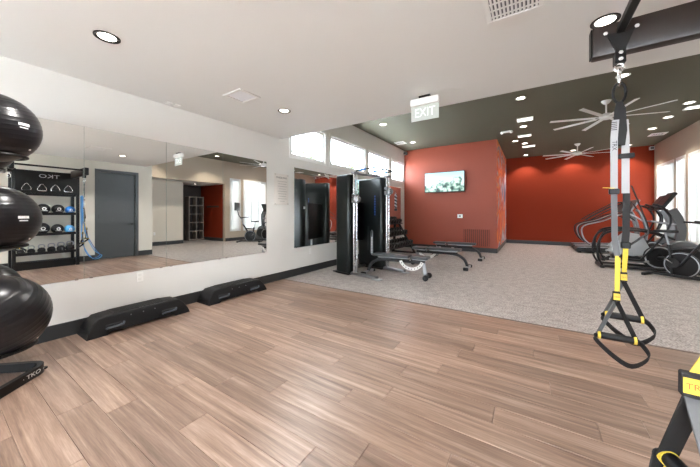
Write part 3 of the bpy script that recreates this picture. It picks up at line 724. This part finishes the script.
# chrome cable handles in the tray under the header
for i, yy in enumerate((1.34, 1.58, 1.80, 2.02)):
    t = thing('stirrup_handle', 'chrome stirrup cable handle hung on the front of the rack header', 'cable handle', (5.455, yy, 1.80), .06*i-.09, 'chrome handles hung on the rack header')
    B().cyl((0, -.062, .02), (0, .062, .02), .014, n=12).obj('grip', CHROME if i % 2 else RUB, t)
    B().tube([(0, -.066, .02), (0, -.07, .07), (0, -.02, .16), (0, .02, .16), (0, .07, .07), (0, .066, .02)], .006, 8, smooth=5).obj('bail', CHROME, t)
# blue resistance bands hanging from a peg at the rack end
for i, (dy, dz, m, l) in enumerate(((.0, .0, BLUE, 'dark blue resistance band looped over the peg at the rack end'), (.02, .08, LBLUE, 'light blue resistance band looped over the peg at the rack end'))):
    t = thing('resistance_band', l, 'resistance band', (5.44+.085*i, 2.262, 1.72))
    z0 = -1.58-dz*.4
    b = B().strap([(0, .0, 0), (0, .0, -.12), (-.012, .0, -.5), (-.02, .01, -1.0), (-.03, .06, -1.38+dz), (-.02, .20+dy*2, z0), (.02, .36+dy*3, z0+.06), (.035, .27, z0+.22), (.03, .10, -.95), (.02, .040, -.5), (0, .032, -.12), (0, .032, 0), (0, .016, .022)], .055, .006, (1, 0, 0), smooth=8, closed=True)
    b.obj('rubber_loop', m, t)
B().cyl((5.40-5.72, 2.278-1.68, 1.727), (5.56-5.72, 2.278-1.68, 1.727), .006, n=8).cyl((5.4825-5.72, 2.225-1.68, 1.727), (5.4825-5.72, 2.278-1.68, 1.727), .005, n=8).obj('peg', CHROME, rk)

# ------------------------------------------------------------------ suspension straps
def trx(x, y, label, tw_, hs, ks=1.0):
    """straps hang from the arm; hs gives each handle's offset and turn"""
    t = thing('suspension_strap', label, 'suspension trainer', (x, y-.02, 0), tw_)
    b = B().tube([(0, .020*math.cos(q*PI/8), 2.033+.044*math.sin(q*PI/8)) for q in range(16)], .0055, 8, closed=True)
    b.obj('upper_carabiner', CHROME, t)
    b = B().tube([(.026*math.cos(q*PI/8), 0, 1.948+.055*math.sin(q*PI/8)) for q in range(16)], .0065, 8, closed=True); b.obj('lower_carabiner', BLKM, t)
    B().prism([(-.010, 1.90), (.010, 1.90), (.024, 1.86), (.030, 1.74), (.022, 1.66), (-.022, 1.66), (-.028, 1.74), (-.020, 1.86)], -.009, .009, 'xz', .003).obj('anchor_loop', BLKW, t)
    B().strap([(-.018, -.012, 1.80), (-.024, -.012, 1.70), (-.024, -.012, 1.42)], .030, .003, (1, 0, 0)).obj('white_strap', WHTW, t)
    B().strap([(.022, .010, 1.80), (.026, .010, 1.70), (.026, .010, 1.40)], .032, .003, (1, 0, 0)).obj('white_strap', WHTW, t)
    text('lettering', 'TRX', .028, basis((0, 0, -1), (1, 0, 0), (-.023, -.0145, 1.66)), BPRINT, t, .0004)
    for q in range(5): B().box(-.036, -.012, -.0146, -.0136, 1.745+q*.010, 1.749+q*.010).obj('printed_bar', BPRINT, t, smooth=False)
    B().box(-.002, .060, -.006, .018, 1.59, 1.615, .003).obj('keeper', BLKW, t, smooth=False)
    B().strap([(-.024, -.012, 1.42), (-.022, -.012, 1.16), (-.012, -.012, 1.06)], .026, .004, (1, 0, 0)).obj('grey_strap', GREYW, t)
    B().strap([(.030, .010, 1.40), (.028, .010, 1.18), (.024, .010, 1.12)], .030, .004, (1, 0, 0)).obj('black_strap', BLKW, t)
    B().box(-.046, -.002, -.022, -.002, 1.395, 1.425, .004).obj('cam_buckle', BLACK, t, smooth=False)
    if ks == 1: B().strap([(-.07, -.014, 1.433), (-.022, -.012, 1.428)], .012, .003, (0, 1, 0)).obj('pull_tab', YEL, t)
    B().box(.008, .046, .0, .022, 1.10, 1.135, .004).obj('cam_buckle', BLACK, t, smooth=False)
    B().strap([(.05, .01, 1.44), (.09, .03, 1.32), (.125, .05, 1.20), (.09, .03, 1.16), (.035, .015, 1.11)], .020, .003, (0, 1, .2), smooth=6).obj('loose_tail', BLKW, t)
    for k, (hx, hy, ha, zt) in enumerate(hs):
        ap = Vector((hx, hy, zt)); top = Vector((-.012, -.01, 1.06)) if k == 0 else Vector((.024, .01, 1.12))
        B().strap([top, ap+Vector((0, 0, .04))], .015*ks, .004, (1, 0, 0)).obj('yellow_strap', YEL, t)
        B().strap([top+Vector((.010, .006, -.01)), ap+Vector((.008, .006, .04))], .012, .004, (1, .2, 0)).obj('yellow_strap', YEL, t)
        h = B().box(hx-.015*ks, hx+.015*ks, hy-.010, hy+.010, zt-.005, zt+.05, .003).obj('handle_yoke', BLKW, t, smooth=False)
        B().box(hx-.0135*ks, hx+.0135*ks, hy-.0125, hy-.0098, zt+.006, zt+.040).obj('tag', YEL, h, smooth=False)
        text('lettering', 'TRX', .012*ks, basis((1, 0, 0), (0, 0, 1), (hx, hy-.0128, zt+.022)), RPRINT, h, .0002)
        c_, s_ = math.cos(ha), math.sin(ha); zg = zt-.20; g = .078
        e0 = Vector((hx-c_*g, hy-s_*g, zg)); e1 = Vector((hx+c_*g, hy+s_*g, zg))
        nrm = (-s_*.6+c_*.8, c_*.6+s_*.8, 0) if ks == 1 else (-s_, c_, 0)
        for e in (e0, e1):
            B().strap([ap, e], .026*ks, .004, nrm).obj('handle_strap', BLKW if (e is e1) == (ks == 1) else GREYW, t)
        gr = B().cyl(e0, e1, .0185, n=16).obj('foam_grip', RUB, t)
        for e, q in ((e0, 1), (e1, -1)):
            B().cyl(e, e+(e1-e0).normalized()*.012*q, .0205, n=16).obj('grip_collar', YEL, gr)
        dvec = Vector((s_, -c_, 0))
        B().strap([e0, e0+Vector((-c_*.012, -s_*.012, -.02))+dvec*.01, (e0+e1)/2*.62+e0*.38+dvec*.06+Vector((0, 0, -.075)), (e0+e1)/2*.5+e1*.5+dvec*.085+Vector((0, 0, -.105)), e1+Vector((c_*.03, s_*.03, -.055))+dvec*.06, e1+Vector((c_*.02, s_*.02, -.015))+dvec*.02, e1], .034, .004, tuple(dvec*.5+Vector((0, 0, .85))), smooth=6).obj('foot_cradle', BLKW, t)
trx(4.505, 2.10, 'yellow and black suspension strap hanging whole from the far overhead arm', 0, ((-.018, -.03, .02, .82), (.026, .05, -.06, .915)))
trx(4.49, 1.00, 'yellow and black suspension strap hanging close beside the viewer from the near overhead arm', 0, ((-.083, -.04, -1.27, .885), (-.015, .10, 2.6, .80)), 1.6)

# ------------------------------------------------------------------ cable machine
cm = thing('cable_machine', 'tall black dual tower cable machine with chrome columns and blue pull-up grips', 'cable machine', (.91, 5.48, 0), math.radians(-12.5))
for k, ty in enumerate((-.47, .47)):
    # shroud, rounded in plan
    x0, x1, hw, r = (-.30, .13, .105, .07) if k == 0 else (-.52, .25, .105, .07)
    o = []
    for cx, cy, a0 in ((x1-r, ty+hw-r, 0), (x0+r, ty+hw-r, 90), (x0+r, ty-hw+r, 180), (x1-r, ty-hw+r, 270)):
        for q in range(5): an = math.radians(a0+22.5*q); o.append((cx+r*math.cos(an), cy+r*math.sin(an)))
    sh = B().prism(o, .03, 2.12, 'xy', .03, 3).obj('weight_shroud', mat('shroud_green_black', (.005, .008, .0078), .28, spec=.4), cm)
    B().box(x0+.01, x1-.02, ty-hw-.004, ty+hw+.004, .0, .035, .004).obj('shroud_foot', BLACK, sh, smooth=False)
    # slot and label plate on the side facing the camera aisle
    sl = B().box(-.20, -.15+.0, ty-hw-.003, ty-hw+.002, .42, .98, .002).obj('stack_window', SCR, sh, smooth=False) if k else None
    if k:
        B().tube([(-.075, ty-hw-.006, .36), (-.075, ty-hw-.006, .86), (-.05, ty-hw-.006, .90), (-.025, ty-hw-.006, .86), (-.025, ty-hw-.006, .36), (-.05, ty-hw-.006, .32)], .008, 8, closed=True).obj('slot_rim', SILV, sh)
        B().box(-.066, -.034, ty-hw-.006, ty-hw-.0015, .36, .74).obj('weight_label', WHITE, sh, smooth=False)
        for q in range(9): B().box(-.062, -.038, ty-hw-.0072, ty-hw-.0058, .385+q*.037, .397+q*.037).obj('label_mark', GREY, sh, smooth=False)
        for q in range(8): B().box(.03, .05, ty-hw-.004, ty-hw+.001, 1.25+q*.06, 1.29+q*.06).obj('blue_letter', BLUET, sh, smooth=False)
    else:
        B().box(x0-.004, x0+.002, ty-.04, ty+.04, 1.40, 1.46).obj('serial_plate', PRINT, sh, smooth=False)
    # chrome columns in front of the shroud
    cxp = .215 if k == 0 else .335
    for dy in (-.045, .045):
        B().cyl((cxp, ty+dy, .06), (cxp, ty+dy, 2.14), .014, n=14).obj('guide_rod', CHROME, cm)
    col = B().box(cxp-.045, cxp-.015, ty-.025, ty+.025, .05, 2.14, .004).obj('slotted_column', STEEL, cm, smooth=False)
    for q in range(24): B().cyl((cxp-.0155, ty, .24+q*.075), (cxp-.0140, ty, .24+q*.075), .009, n=10).obj('adjuster_hole', BLACK, col)
    B().box(cxp-.07, cxp+.035, ty-.075, ty+.075, 2.12, 2.16, .008).obj('top_cap', STEEL, cm, smooth=False)
    zc = 1.60 if k == 0 else 1.80
    ca = B().box(cxp-.05, cxp+.045, ty-.075, ty+.075, zc-.09, zc+.09, .012).obj('pulley_carriage', STEEL, cm)
    M = basis((1, 0, 0), (0, 0, 1), (cxp+.085, ty, zc-.01))
    B().lathe([(.0, -.014), (.062, -.014), (.066, -.006), (.055, 0), (.066, .006), (.062, .014), (0, .014)], 28, M).obj('pulley_wheel', GREY, ca)
    for q in (-1, 1): B().box(cxp+.03, cxp+.10, ty+q*.022-.004, ty+q*.022+.004, zc-.055, zc+.045, .003).obj('pulley_plate', CHROME, ca, smooth=False)
    B().cyl((cxp, ty-.075, zc+.02), (cxp, ty-.13, zc+.02), .014, .018, n=12).obj('pull_pin', BLACK, ca)
    # feet splayed on the floor
    B().box(-.30, .80, ty-.045, ty+.045, .012, .065, .008, 2).obj('base_rail', STEEL, cm)
    B().box(.70, .90, ty-.07, ty+.07, .0, .02, .006).obj('foot_plate', SILV, cm, smooth=False)
    B().box(-.42, -.33, ty-.08, ty+.08, .0, .02, .005).obj('rear_foot', BLACK, cm, smooth=False)
B().box(.12, .19, -.38, .38, 2.122, 2.158, .006).obj('top_beam', STEEL, cm, smooth=False)
B().box(-.30, -.22, -.36, .36, .02, .07, .006).obj('rear_beam', STEEL, cm, smooth=False)
B().box(-.36, -.33, -.37, .37, .65, 1.55, .01, 2).obj('back_panel', BLACK, cm)
for ty in (-.40, .0, .30):
    h = B().tube([(.14, ty, 2.15), (.17, ty, 2.18), (.24, ty, 2.20), (.62, ty+.06, 2.22)], .014, 10, smooth=5).obj('pull_up_bar', BLKM, cm)
    B().cyl((.26, ty+.003, 2.201), (.42, ty+.028, 2.21), .021, n=14).obj('blue_grip', BLUE, h)
    B().cyl((.56, ty+.051, 2.217), (.63, ty+.061, 2.22), .019, n=14).obj('end_grip', DKG, h)
B().tube([(.60, -.36, 2.218), (.60, .36, 2.218)], .013, 10).obj('cross_handle', BLKM, cm)
B().tube([(.42, .47, 1.851), (.465, .47, 1.838), (.520, .47, 1.81), (.560, .47, 1.785), (.560, .47, 1.759)], .003, 6).obj('cable', BLACK, cm)
# tricep rope hanging from the right carriage
M = cm.matrix_basis
def cml(x, y, z): return Matrix.Translation((.91, 5.48, 0)) @ Matrix.Rotation(math.radians(-12.5), 4, 'Z') @ Vector((x, y, z))
rp = thing('tricep_rope', 'black and white braided tricep rope hanging from the cable machine pulley', 'rope handle', cml(.560, .47, 1.730))
for q in (-1, 1):
    for m_, ph in ((BLKW, 0), (WHTW, PI)):
        B().tube([(q*.012+.010*math.cos(i*1.1+ph), .010*math.sin(i*1.1+ph), -.02-i*.013) for i in range(24)], .010, 6).obj('braid', m_, rp)
    B().cyl((q*.012, 0, -.33), (q*.012, 0, -.38), .022, n=12).obj('rope_end', RUB, rp)
B().tube([(.012*math.cos(q*PI/6), 0, .0+.022*math.sin(q*PI/6)) for q in range(12)], .005, 6, closed=True).obj('clip', CHROME, rp)

# ------------------------------------------------------------------ benches
def bench(loc, rz, label):
    """seat end towards +x"""
    t = thing('weight_bench', label, 'weight bench', loc, rz, 'weight benches in a row')
    B().box(-.58, .21, -.135, .135, .40, .455, .022, 3).obj('back_pad', VINYL, t)
    B().box(.235, .58, -.14, .14, .395, .450, .022, 3).obj('seat_pad', VINYL, t)
    fr = B().box(-.50, .50, -.032, .032, .30, .36, .008).obj('main_tube', DKG, t, smooth=False)
    B().box(-.48, .16, -.05, .05, .372, .40, .004).obj('pad_bracket', STEEL, t, smooth=False)
    B().box(.26, .54, -.05, .05, .368, .395, .004).obj('pad_bracket', STEEL, t, smooth=False)
    B().cyl((.22, -.075, .37), (.22, .075, .37), .016, n=12).obj('pivot', CHROME, t)
    B().box(.18, .26, -.05, .05, .35, .375, .003).obj('pivot_block', BLKM, t, smooth=False)
    # perforated quadrant
    o = []; c0 = (.24, .42); R0, R1 = .205, .265
    for i in range(13): a = math.radians(200+i*11.5); o.append((c0[0]+R1*math.cos(a), c0[1]+R1*math.sin(a)))
    for i in range(12, -1, -1): a = math.radians(200+i*11.5); o.append((c0[0]+R0*math.cos(a), c0[1]+R0*math.sin(a)))
    qd = B().prism(o, -.048, -.040, 'xz').obj('adjustment_arc', WHITE, t, smooth=False)
    for i in range(9):
        a = math.radians(212+i*15); p = (c0[0]+.235*math.cos(a), c0[1]+.235*math.sin(a))
        B().cyl((p[0], -.0495, p[1]), (p[0], -.0478, p[1]), .011, n=10).obj('arc_hole', GREY, qd)
    # seat end: upright leg with wheels; back end: curved leg with wide foot
    B().box(.46, .53, -.028, .028, .05, .33, .006, rot=Ry(-.12)).obj('leg', STEEL, t, smooth=False)
    B().box(.49, .55, -.17, .17, .03, .075, .006).obj('foot', DKG, t, smooth=False)
    for q in (-1, 1): B().cyl((.545, q*.135, .055), (.545, q*.165, .055), .055, n=20).obj('wheel', RUB, t)
    B().sweep(catmull([(-.38, 0, .33), (-.52, 0, .30), (-.66, 0, .20), (-.72, 0, .05)], 5), [(-.028, -.028), (.028, -.028), (.028, .028), (-.028, .028)]).obj('leg', DKG, t)
    B().box(-.76, -.69, -.24, .24, .012, .062, .006).obj('foot', SILV, t, smooth=False)
    for q in (-1, 1): B().box(-.78, -.67, q*.24-.03, q*.24+.03, 0, .07, .012, 2).obj('rubber_cap', RUB, t)
    return t
bench((1.86, 5.36, 0), math.radians(4), 'grey padded adjustable bench standing between the cable machine towers')
bench((2.14, 6.95, 0), PI, 'grey padded adjustable bench in the middle of the row on the carpet')
bench((2.22, 8.5, 0), PI, 'grey padded adjustable bench nearest the terracotta wall')

# ------------------------------------------------------------------ dumbbell rack
dr = thing('dumbbell_rack', 'black three tier dumbbell rack against the mirror wall', 'dumbbell rack', (.10, 7.75, 0))
RL = 1.15
tiers = [(.62, .34), (.43, .66), (.24, 1.0)]
for q in (-1, 1):
    y = q*(RL-.12)
    B().sweep([(.08, y, .03), (.10, y, .2), (.14, y, 1.05)], [(-.03, -.035), (.03, -.035), (.03, .035), (-.03, .035)]).obj('upright', BLKM, dr)
    B().box(.02, .86, y-.035, y+.035, 0, .05, .006).obj('foot', BLKM, dr, smooth=False)
    B().sweep([(.82, y, .04), (.66, y, .28), (.28, y, .96)], [(-.022, -.028), (.022, -.028), (.022, .028), (-.022, .028)]).obj('brace', BLKM, dr)
TILT = math.radians(22)
db0 = None
for ti, (tx_, tz) in enumerate(tiers):
    for s_ in (-1, 1):
        c = Vector((tx_+s_*.10*math.cos(TILT), 0, tz-s_*.10*math.sin(TILT)))
        B().box(c.x-.03, c.x+.03, -RL, RL, c.z-.012, c.z+.012, .003, rot=Ry(TILT)).obj('tier_rail', BLKM, dr, smooth=False)
    for i in range(10):
        yy = -.90+i*.20
        if db0 is None:
            t = thing('dumbbell', '', 'dumbbell', (0, 0, 0)); db0 = t
            for s_ in (-1, 1):
                M = basis((0, 1, 0), (0, 0, 1), (s_*.10, 0, 0))
                B().lathe([(0, -.05), (.062, -.05), (.074, -.04), (.074, .04), (.062, .05), (0, .05)], 12, M).obj('head', RUB, t)
            B().cyl((-.045, 0, 0), (.045, 0, 0), .015, n=12).obj('handle', CHROME, t)
        else: t = copy_tree(db0)
        # sits on the rails: centre raised along the tier's normal
        off = Vector((math.sin(TILT), 0, math.cos(TILT)))*.0865
        t.location = (.10+tx_+off.x, 7.75+yy, tz+off.z); t.rotation_euler = (0, TILT, 0)
        t['label'] = ('black rubber dumbbell with chrome handle on the lowest tier of the rack', 'black rubber dumbbell with chrome handle on the middle tier of the rack', 'black rubber dumbbell with chrome handle on the top tier of the rack')[ti]
        t['group'] = ('dumbbells on the lowest tier', 'dumbbells on the middle tier', 'dumbbells on the top tier')[ti]

# ------------------------------------------------------------------ cardio machines
def elliptical(loc, label):
    """front towards +x (windows)"""
    t = thing('elliptical_trainer', label, 'elliptical', loc, 0, 'elliptical trainers facing the windows')
    for q in (-1, 1):
        B().tube([(-.95, q*.27, .05), (-.60, q*.27, .05), (.55, q*.20, .05)], .032, 10).obj('base_rail', DKG, t)
    B().box(-1.0, -.92, -.34, .34, 0, .07, .012).obj('rear_foot', DKG, t, smooth=False)
    B().box(.52, .62, -.34, .34, 0, .07, .012).obj('front_foot', DKG, t, smooth=False)
    o = [(-.02, .10), (.0, .26), (.08, .48), (.22, .64), (.40, .70), (.58, .64), (.70, .48), (.76, .30), (.76, .12), (.68, .07), (.05, .07)]
    o = [(p.x, p.y) for p in catmull([(a, b_, 0) for a, b_ in o], 4, True)]
    hs = B().prism(o, -.13, .13, 'xz', .035, 3).obj('drive_housing', mat('housing_grey', (.12, .13, .137), .30, .2), t)
    o2 = [(-.02+.78*(.5+.40*math.cos(a*PI/16)), .36+.20*math.sin(a*PI/16)) for a in range(32)]
    for q in (-1, 1):
        B().prism(o2, q*.131, q*.138, 'xz').obj('side_badge', DKG, hs)
        M = basis((1, 0, 0), (0, 0, 1), (.02, q*.175, .31))
        cdk = B().lathe([(0, -.022), (.25, -.022), (.262, -.012), (.262, .012), (.25, .022), (.20, .024), (.19, .014), (.07, .014), (.06, .03), (0, .03)] if q < 0 else [(0, -.03), (.06, -.03), (.07, -.014), (.19, -.014), (.20, -.024), (.25, -.022), (.262, -.012), (.262, .012), (.25, .022), (0, .022)], 36, M).obj('crank_disc', BLACK, t)
        # basis() normal points to -y
        B().lathe([(.215, .0245*(1)), (.245, .0245)] if q < 0 else [(.215, -.0245), (.245, -.0245)], 36, M).obj('disc_ring', SILV, cdk)
        B().prism([(-.82, .38), (-.46, .80), (-.22, .74), (-.06, .36), (-.40, .30)], q*.115, q*.135, 'xz', .006, 1).obj('side_fairing', SILV, t)
        # pedal arm
        pz = .16 if q < 0 else .42
        B().tube([(.02+.18*q, q*.225, .31+.10*q), (-.35, q*.235, pz+.03), (-.82, q*.24, .22)], .026, 8, smooth=4).obj('pedal_arm', STEEL, t)
        pd = B().box(-.62, -.24, q*.24-.075, q*.24+.075, pz+.055, pz+.085, .012).obj('pedal', BLACK, t, smooth=False)
        B().box(-.62, -.60, q*.24-.075, q*.24+.075, pz+.085, pz+.12, .004).obj('pedal_rim', BLACK, pd, smooth=False)
        # tall curved rear hoop and side rail
        B().tube([(-.95, q*.30, .06), (-1.04, q*.31, .28), (-1.02, q*.31, .62), (-.88, q*.31, .84), (-.55, q*.30, .90), (-.1, q*.26, .86), (.25, q*.18, .72)], .024, 10, smooth=6).obj('side_hoop', BLACK, t)
        # swinging arm
        B().tube([(-.30, q*.27, pz+.08), (-.05, q*.29, .62), (.12, q*.30, .95), (.16, q*.29, 1.20), (.05, q*.26, 1.42), (-.10, q*.24, 1.50)], .019, 10, smooth=6).obj('swing_arm', BLACK, t)
        B().tube([(.16, q*.29, 1.22), (.05, q*.26, 1.42), (-.10, q*.24, 1.50)], .024, 10, smooth=5).obj('hand_grip', RUB, t)
        B().tube([(.30, q*.06, 1.05), (.18, q*.16, 1.06), (-.02, q*.20, 1.10)], .015, 8, smooth=4).obj('fixed_handle', STEEL, t)
    B().box(-.75, .05, -.12, .12, .20, .30, .02).obj('centre_beam', DKG, t, smooth=False)
    B().box(-.50, -.30, -.118, .118, .28, .60, .02).obj('fairing_core', DKG, t, smooth=False)
    B().sweep(catmull([(.36, 0, .62), (.40, 0, .9), (.36, 0, 1.15), (.26, 0, 1.38)], 4), [(-.05, -.07), (.05, -.07), (.05, .07), (-.05, .07)]).obj('mast', GREY, t)
    cn = B().box(-.22, .22, -.21, .21, -.03, .03, .02, 2).move(Matrix.Translation((.16, 0, 1.56)) @ Matrix.Rotation(math.radians(-58), 4, 'Y')).obj('console', DKG, t)
    B().box(-.15, .17, -.17, .17, .0295, .033).move(Matrix.Translation((.16, 0, 1.56)) @ Matrix.Rotation(math.radians(-58), 4, 'Y')).obj('screen', SCR, cn, smooth=False)
    return t
e1 = elliptical((6.48, 9.15, 0), 'grey and black elliptical trainer nearest the exercise bike')
copy_thing(e1, (6.72, 10.5, 0), None, 'grey and black elliptical trainer between the other elliptical and the treadmills')

def treadmill(loc, label):
    t = thing('treadmill', label, 'treadmill', loc, 0, 'treadmills facing the windows')
    o = [(-.98, .04), (-1.0, .12), (-.94, .17), (.45, .22), (.45, .06)]
    dk = B().prism(o, -.36, .36, 'xz', .008, 1).obj('deck', DKG, t)
    b = B().box(-.93, .42, -.25, .25, -.002, .004); b.move(Matrix.Translation((0, 0, .206)) @ Matrix.Rotation(math.radians(-2.06), 4, 'Y')); b.obj('belt', RUB, dk)
    for q in (-1, 1):
        b = B().box(-.95, .43, q*.305-.045, q*.305+.045, -.004, .010, .003); b.move(Matrix.Translation((0, 0, .208)) @ Matrix.Rotation(math.radians(-2.06), 4, 'Y')); b.obj('side_rail', SILV, dk)
        B().box(-.96, -.86, q*.30-.04, q*.30+.04, 0, .05, .01).obj('foot', BLACK, t, smooth=False)
        B().box(.60, .72, q*.30-.04, q*.30+.04, 0, .08, .01).obj('foot', BLACK, t, smooth=False)
        B().tube([(.62, q*.36, .20), (.64, q*.37, .8), (.52, q*.37, 1.28), (.42, q*.36, 1.40)], .035, 10, smooth=5).obj('upright', GREY, t)
        B().tube([(.62, q*.37, 1.02), (.2, q*.39, 1.28), (-.35, q*.39, 1.05), (-.75, q*.38, .92), (-.86, q*.38, .75), (-.78, q*.37, .45), (-.55, q*.36, .22)], .020, 10, smooth=6).obj('handrail', STEEL if q < 0 else BLKM, t)
        B().tube([(.48, q*.36, 1.34), (.28, q*.39, 1.66), (.0, q*.39, 1.52), (-.40, q*.39, 1.26), (-.66, q*.385, 1.06)], .017, 10, smooth=6).obj('upper_handrail', BLKM, t)
    o = [(.42, .08), (.42, .22), (.50, .36), (.66, .42), (.84, .34), (.90, .16), (.88, .08)]
    B().prism(o, -.34, .34, 'xz', .03, 2).obj('motor_hood', mat('hood_grey', (.30, .32, .33), .4, .2), t)
    M = Matrix.Translation((.40, 0, 1.52)) @ Matrix.Rotation(math.radians(-60), 4, 'Y')
    cn = B().box(-.22, .22, -.36, .36, -.03, .03, .02, 2).move(M).obj('console', GREY, t)
    B().box(-.14, .19, -.24, .24, .0295, .033).move(M).obj('screen', SCR, cn, smooth=False)
    B().tube([(.36, -.34, 1.30), (.20, -.30, 1.36), (.18, 0, 1.36), (.20, .30, 1.36), (.36, .34, 1.30)], .017, 8, smooth=4).obj('front_handle', BLKM, t)
    return t
t1 = treadmill((6.35, 12.2, 0), 'grey treadmill with long looped handrails beside the elliptical trainers')
copy_thing(t1, (6.35, 13.25, 0), None, 'grey treadmill with long looped handrails nearest the rust red wall')

bk = thing('exercise_bike', 'black indoor exercise bike with large screen by the tall windows', 'exercise bike', (6.60, 8.20, 0), math.radians(-35))
M = basis((1, 0, 0), (0, 0, 1), (0, 0, .27))
fw = B().lathe([(0, -.03), (.20, -.03), (.255, -.022), (.255, .022), (.20, .03), (0, .03)], 40, M).obj('flywheel', BLACK, bk)
for q in (-1, 1): B().lathe([(.225, q*.0285), (.243, q*.0265)], 40, M).obj('flywheel_rim', SILV, fw)
B().box(-.50, -.43, -.26, .26, 0, .06, .01).obj('rear_foot', DKG, bk, smooth=False)
B().box(.46, .53, -.26, .26, 0, .06, .01).obj('front_foot', DKG, bk, smooth=False)
for q in (-1, 1): B().box(-.45, .48, q*.10-.02, q*.10+.02, .03, .075, .006).obj('base_rail', DKG, bk, smooth=False)
for q in (-1, 1):
    B().tube([(-.12, q*.05, .07), (-.14, q*.05, .45), (-.17, q*.045, .62)], .02, 8).obj('seat_tube', DKG, bk)
    B().tube([(0, q*.06, .27), (.20, q*.05, .62), (.32, q*.045, .80)], .02, 8).obj('fork', DKG, bk)
    B().tube([(-.17, q*.045, .58), (.22, q*.045, .62)], .02, 8).obj('top_tube', DKG, bk)
B().box(-.20, -.14, -.06, .06, .58, .66, .008).obj('seat_clamp', DKG, bk, smooth=False)
B().cyl((-.17, 0, .60), (-.23, 0, .90), .018, n=12).obj('seat_post', STEEL, bk)
B().prism([(-.38, -.10), (-.34, -.125), (-.26, -.10), (-.16, -.045), (-.06, -.022), (-.04, 0), (-.06, .022), (-.16, .045), (-.26, .10), (-.34, .125), (-.38, .10)], .90, .955, 'xy', .016, 2).obj('saddle', RUB, bk)
B().cyl((.30, 0, .76), (.38, 0, 1.06), .024, n=12).obj('handlebar_post', STEEL, bk)
B().tube([(.10, -.22, 1.13), (.36, -.22, 1.10), (.39, 0, 1.07), (.36, .22, 1.10), (.10, .22, 1.13)], .017, 8, smooth=5).obj('handlebar', RUB, bk)
B().tube([(.38, 0, 1.06), (.50, 0, 1.20), (.56, 0, 1.42)], .02, 8, smooth=4).obj('screen_arm', DKG, bk)
sc = B().box(.56, .60, -.29, .29, 1.42, 1.78, .008).obj('screen_body', BLACK, bk, smooth=False)
B().box(.5575, .5605, -.27, .27, 1.44, 1.76).obj('screen', SCR, sc, smooth=False)
for q in (-1, 1):
    M2 = basis((1, 0, 0), (0, 0, 1), (-.10, q*.075, .30))
    B().lathe([(0, -.01), (.095, -.01), (.10, 0), (.095, .01), (0, .01)], 28, M2).obj('chain_guard', DKG, bk)
    B().tube([(-.10, q*.09, .30), (-.10+.12*q, q*.11, .30-.10*q)], .012, 8).obj('crank', CHROME, bk)
    B().box(-.15+.12*q, -.05+.12*q, min(q*.11, q*.20), max(q*.11, q*.20), .285-.10*q, .315-.10*q, .006).obj('pedal', DKG, bk, smooth=False)

# ------------------------------------------------------------------ lobby shelf seen in the mirror
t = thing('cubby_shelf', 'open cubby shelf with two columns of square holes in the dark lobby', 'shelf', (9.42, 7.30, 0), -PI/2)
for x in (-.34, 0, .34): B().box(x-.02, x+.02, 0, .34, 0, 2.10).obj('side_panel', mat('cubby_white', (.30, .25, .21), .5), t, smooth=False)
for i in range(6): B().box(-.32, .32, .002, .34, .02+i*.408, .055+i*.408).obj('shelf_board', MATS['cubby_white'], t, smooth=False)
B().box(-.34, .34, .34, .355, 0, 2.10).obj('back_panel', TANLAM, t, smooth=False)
t = thing('hook_rail', 'dark wooden coat hook rail on the red lobby wall', 'coat rack', (8.75, 7.72, 1.62))
B().box(-.5, .5, -.02, 0, -.04, .04, .003).obj('board', TANLAM, t, smooth=False)
for i in range(6): B().tube([(-.4+.16*i, -.02, .01), (-.4+.16*i, -.06, -.01), (-.4+.16*i, -.075, .03)], .007, 6, smooth=3).obj('hook', BLKM, t)

# ------------------------------------------------------------------ trees outside the clerestory windows
def tree(loc, h, r, label, seed):
    rnd = random.Random(seed)
    t = thing('tree', label, 'tree', loc, 0, None)
    B().cyl((0, 0, 0), (0, 0, h*.75), .14, .06, n=10).obj('trunk', BARK, t)
    vs, fs = [], []
    for i in range(2600):
        while True:
            p = Vector((rnd.uniform(-1, 1), rnd.uniform(-1, 1), rnd.uniform(-1, 1)))
            if .25 < p.length < 1 and rnd.random() < .35+.65*math.sin(p.x*5+seed)*math.cos(p.z*4+p.y*3): break
        c = Vector((p.x*r, p.y*r, h*.72+p.z*r*.95)); q = Quaternion((rnd.gauss(0, 1), rnd.gauss(0, 1), rnd.gauss(0, 1), rnd.gauss(0, 1))).normalized(); s_ = rnd.uniform(.05, .10)
        k = len(vs)
        for a, b_ in ((-1, 0), (0, -.45), (1, 0), (0, .45)): vs.append(c + q @ Vector((a*s_, b_*s_, 0)))
        fs.append((k, k+1, k+2, k+3))
    me = bpy.data.meshes.new('foliage'); me.from_pydata(vs, [], fs); me.materials.append(LEAF)
    o = bpy.data.objects.new('foliage', me); C.objects.link(o); o.parent = t; o['kind'] = 'stuff'
tree((-6.4, 15.2, -.125), 5.2, 1.5, 'leafy green tree outside the wide clerestory window', 3)
tree((-6.0, 10.6, -.125), 4.9, 1.3, 'leafy green tree outside the clerestory window over the wall notice', 9)
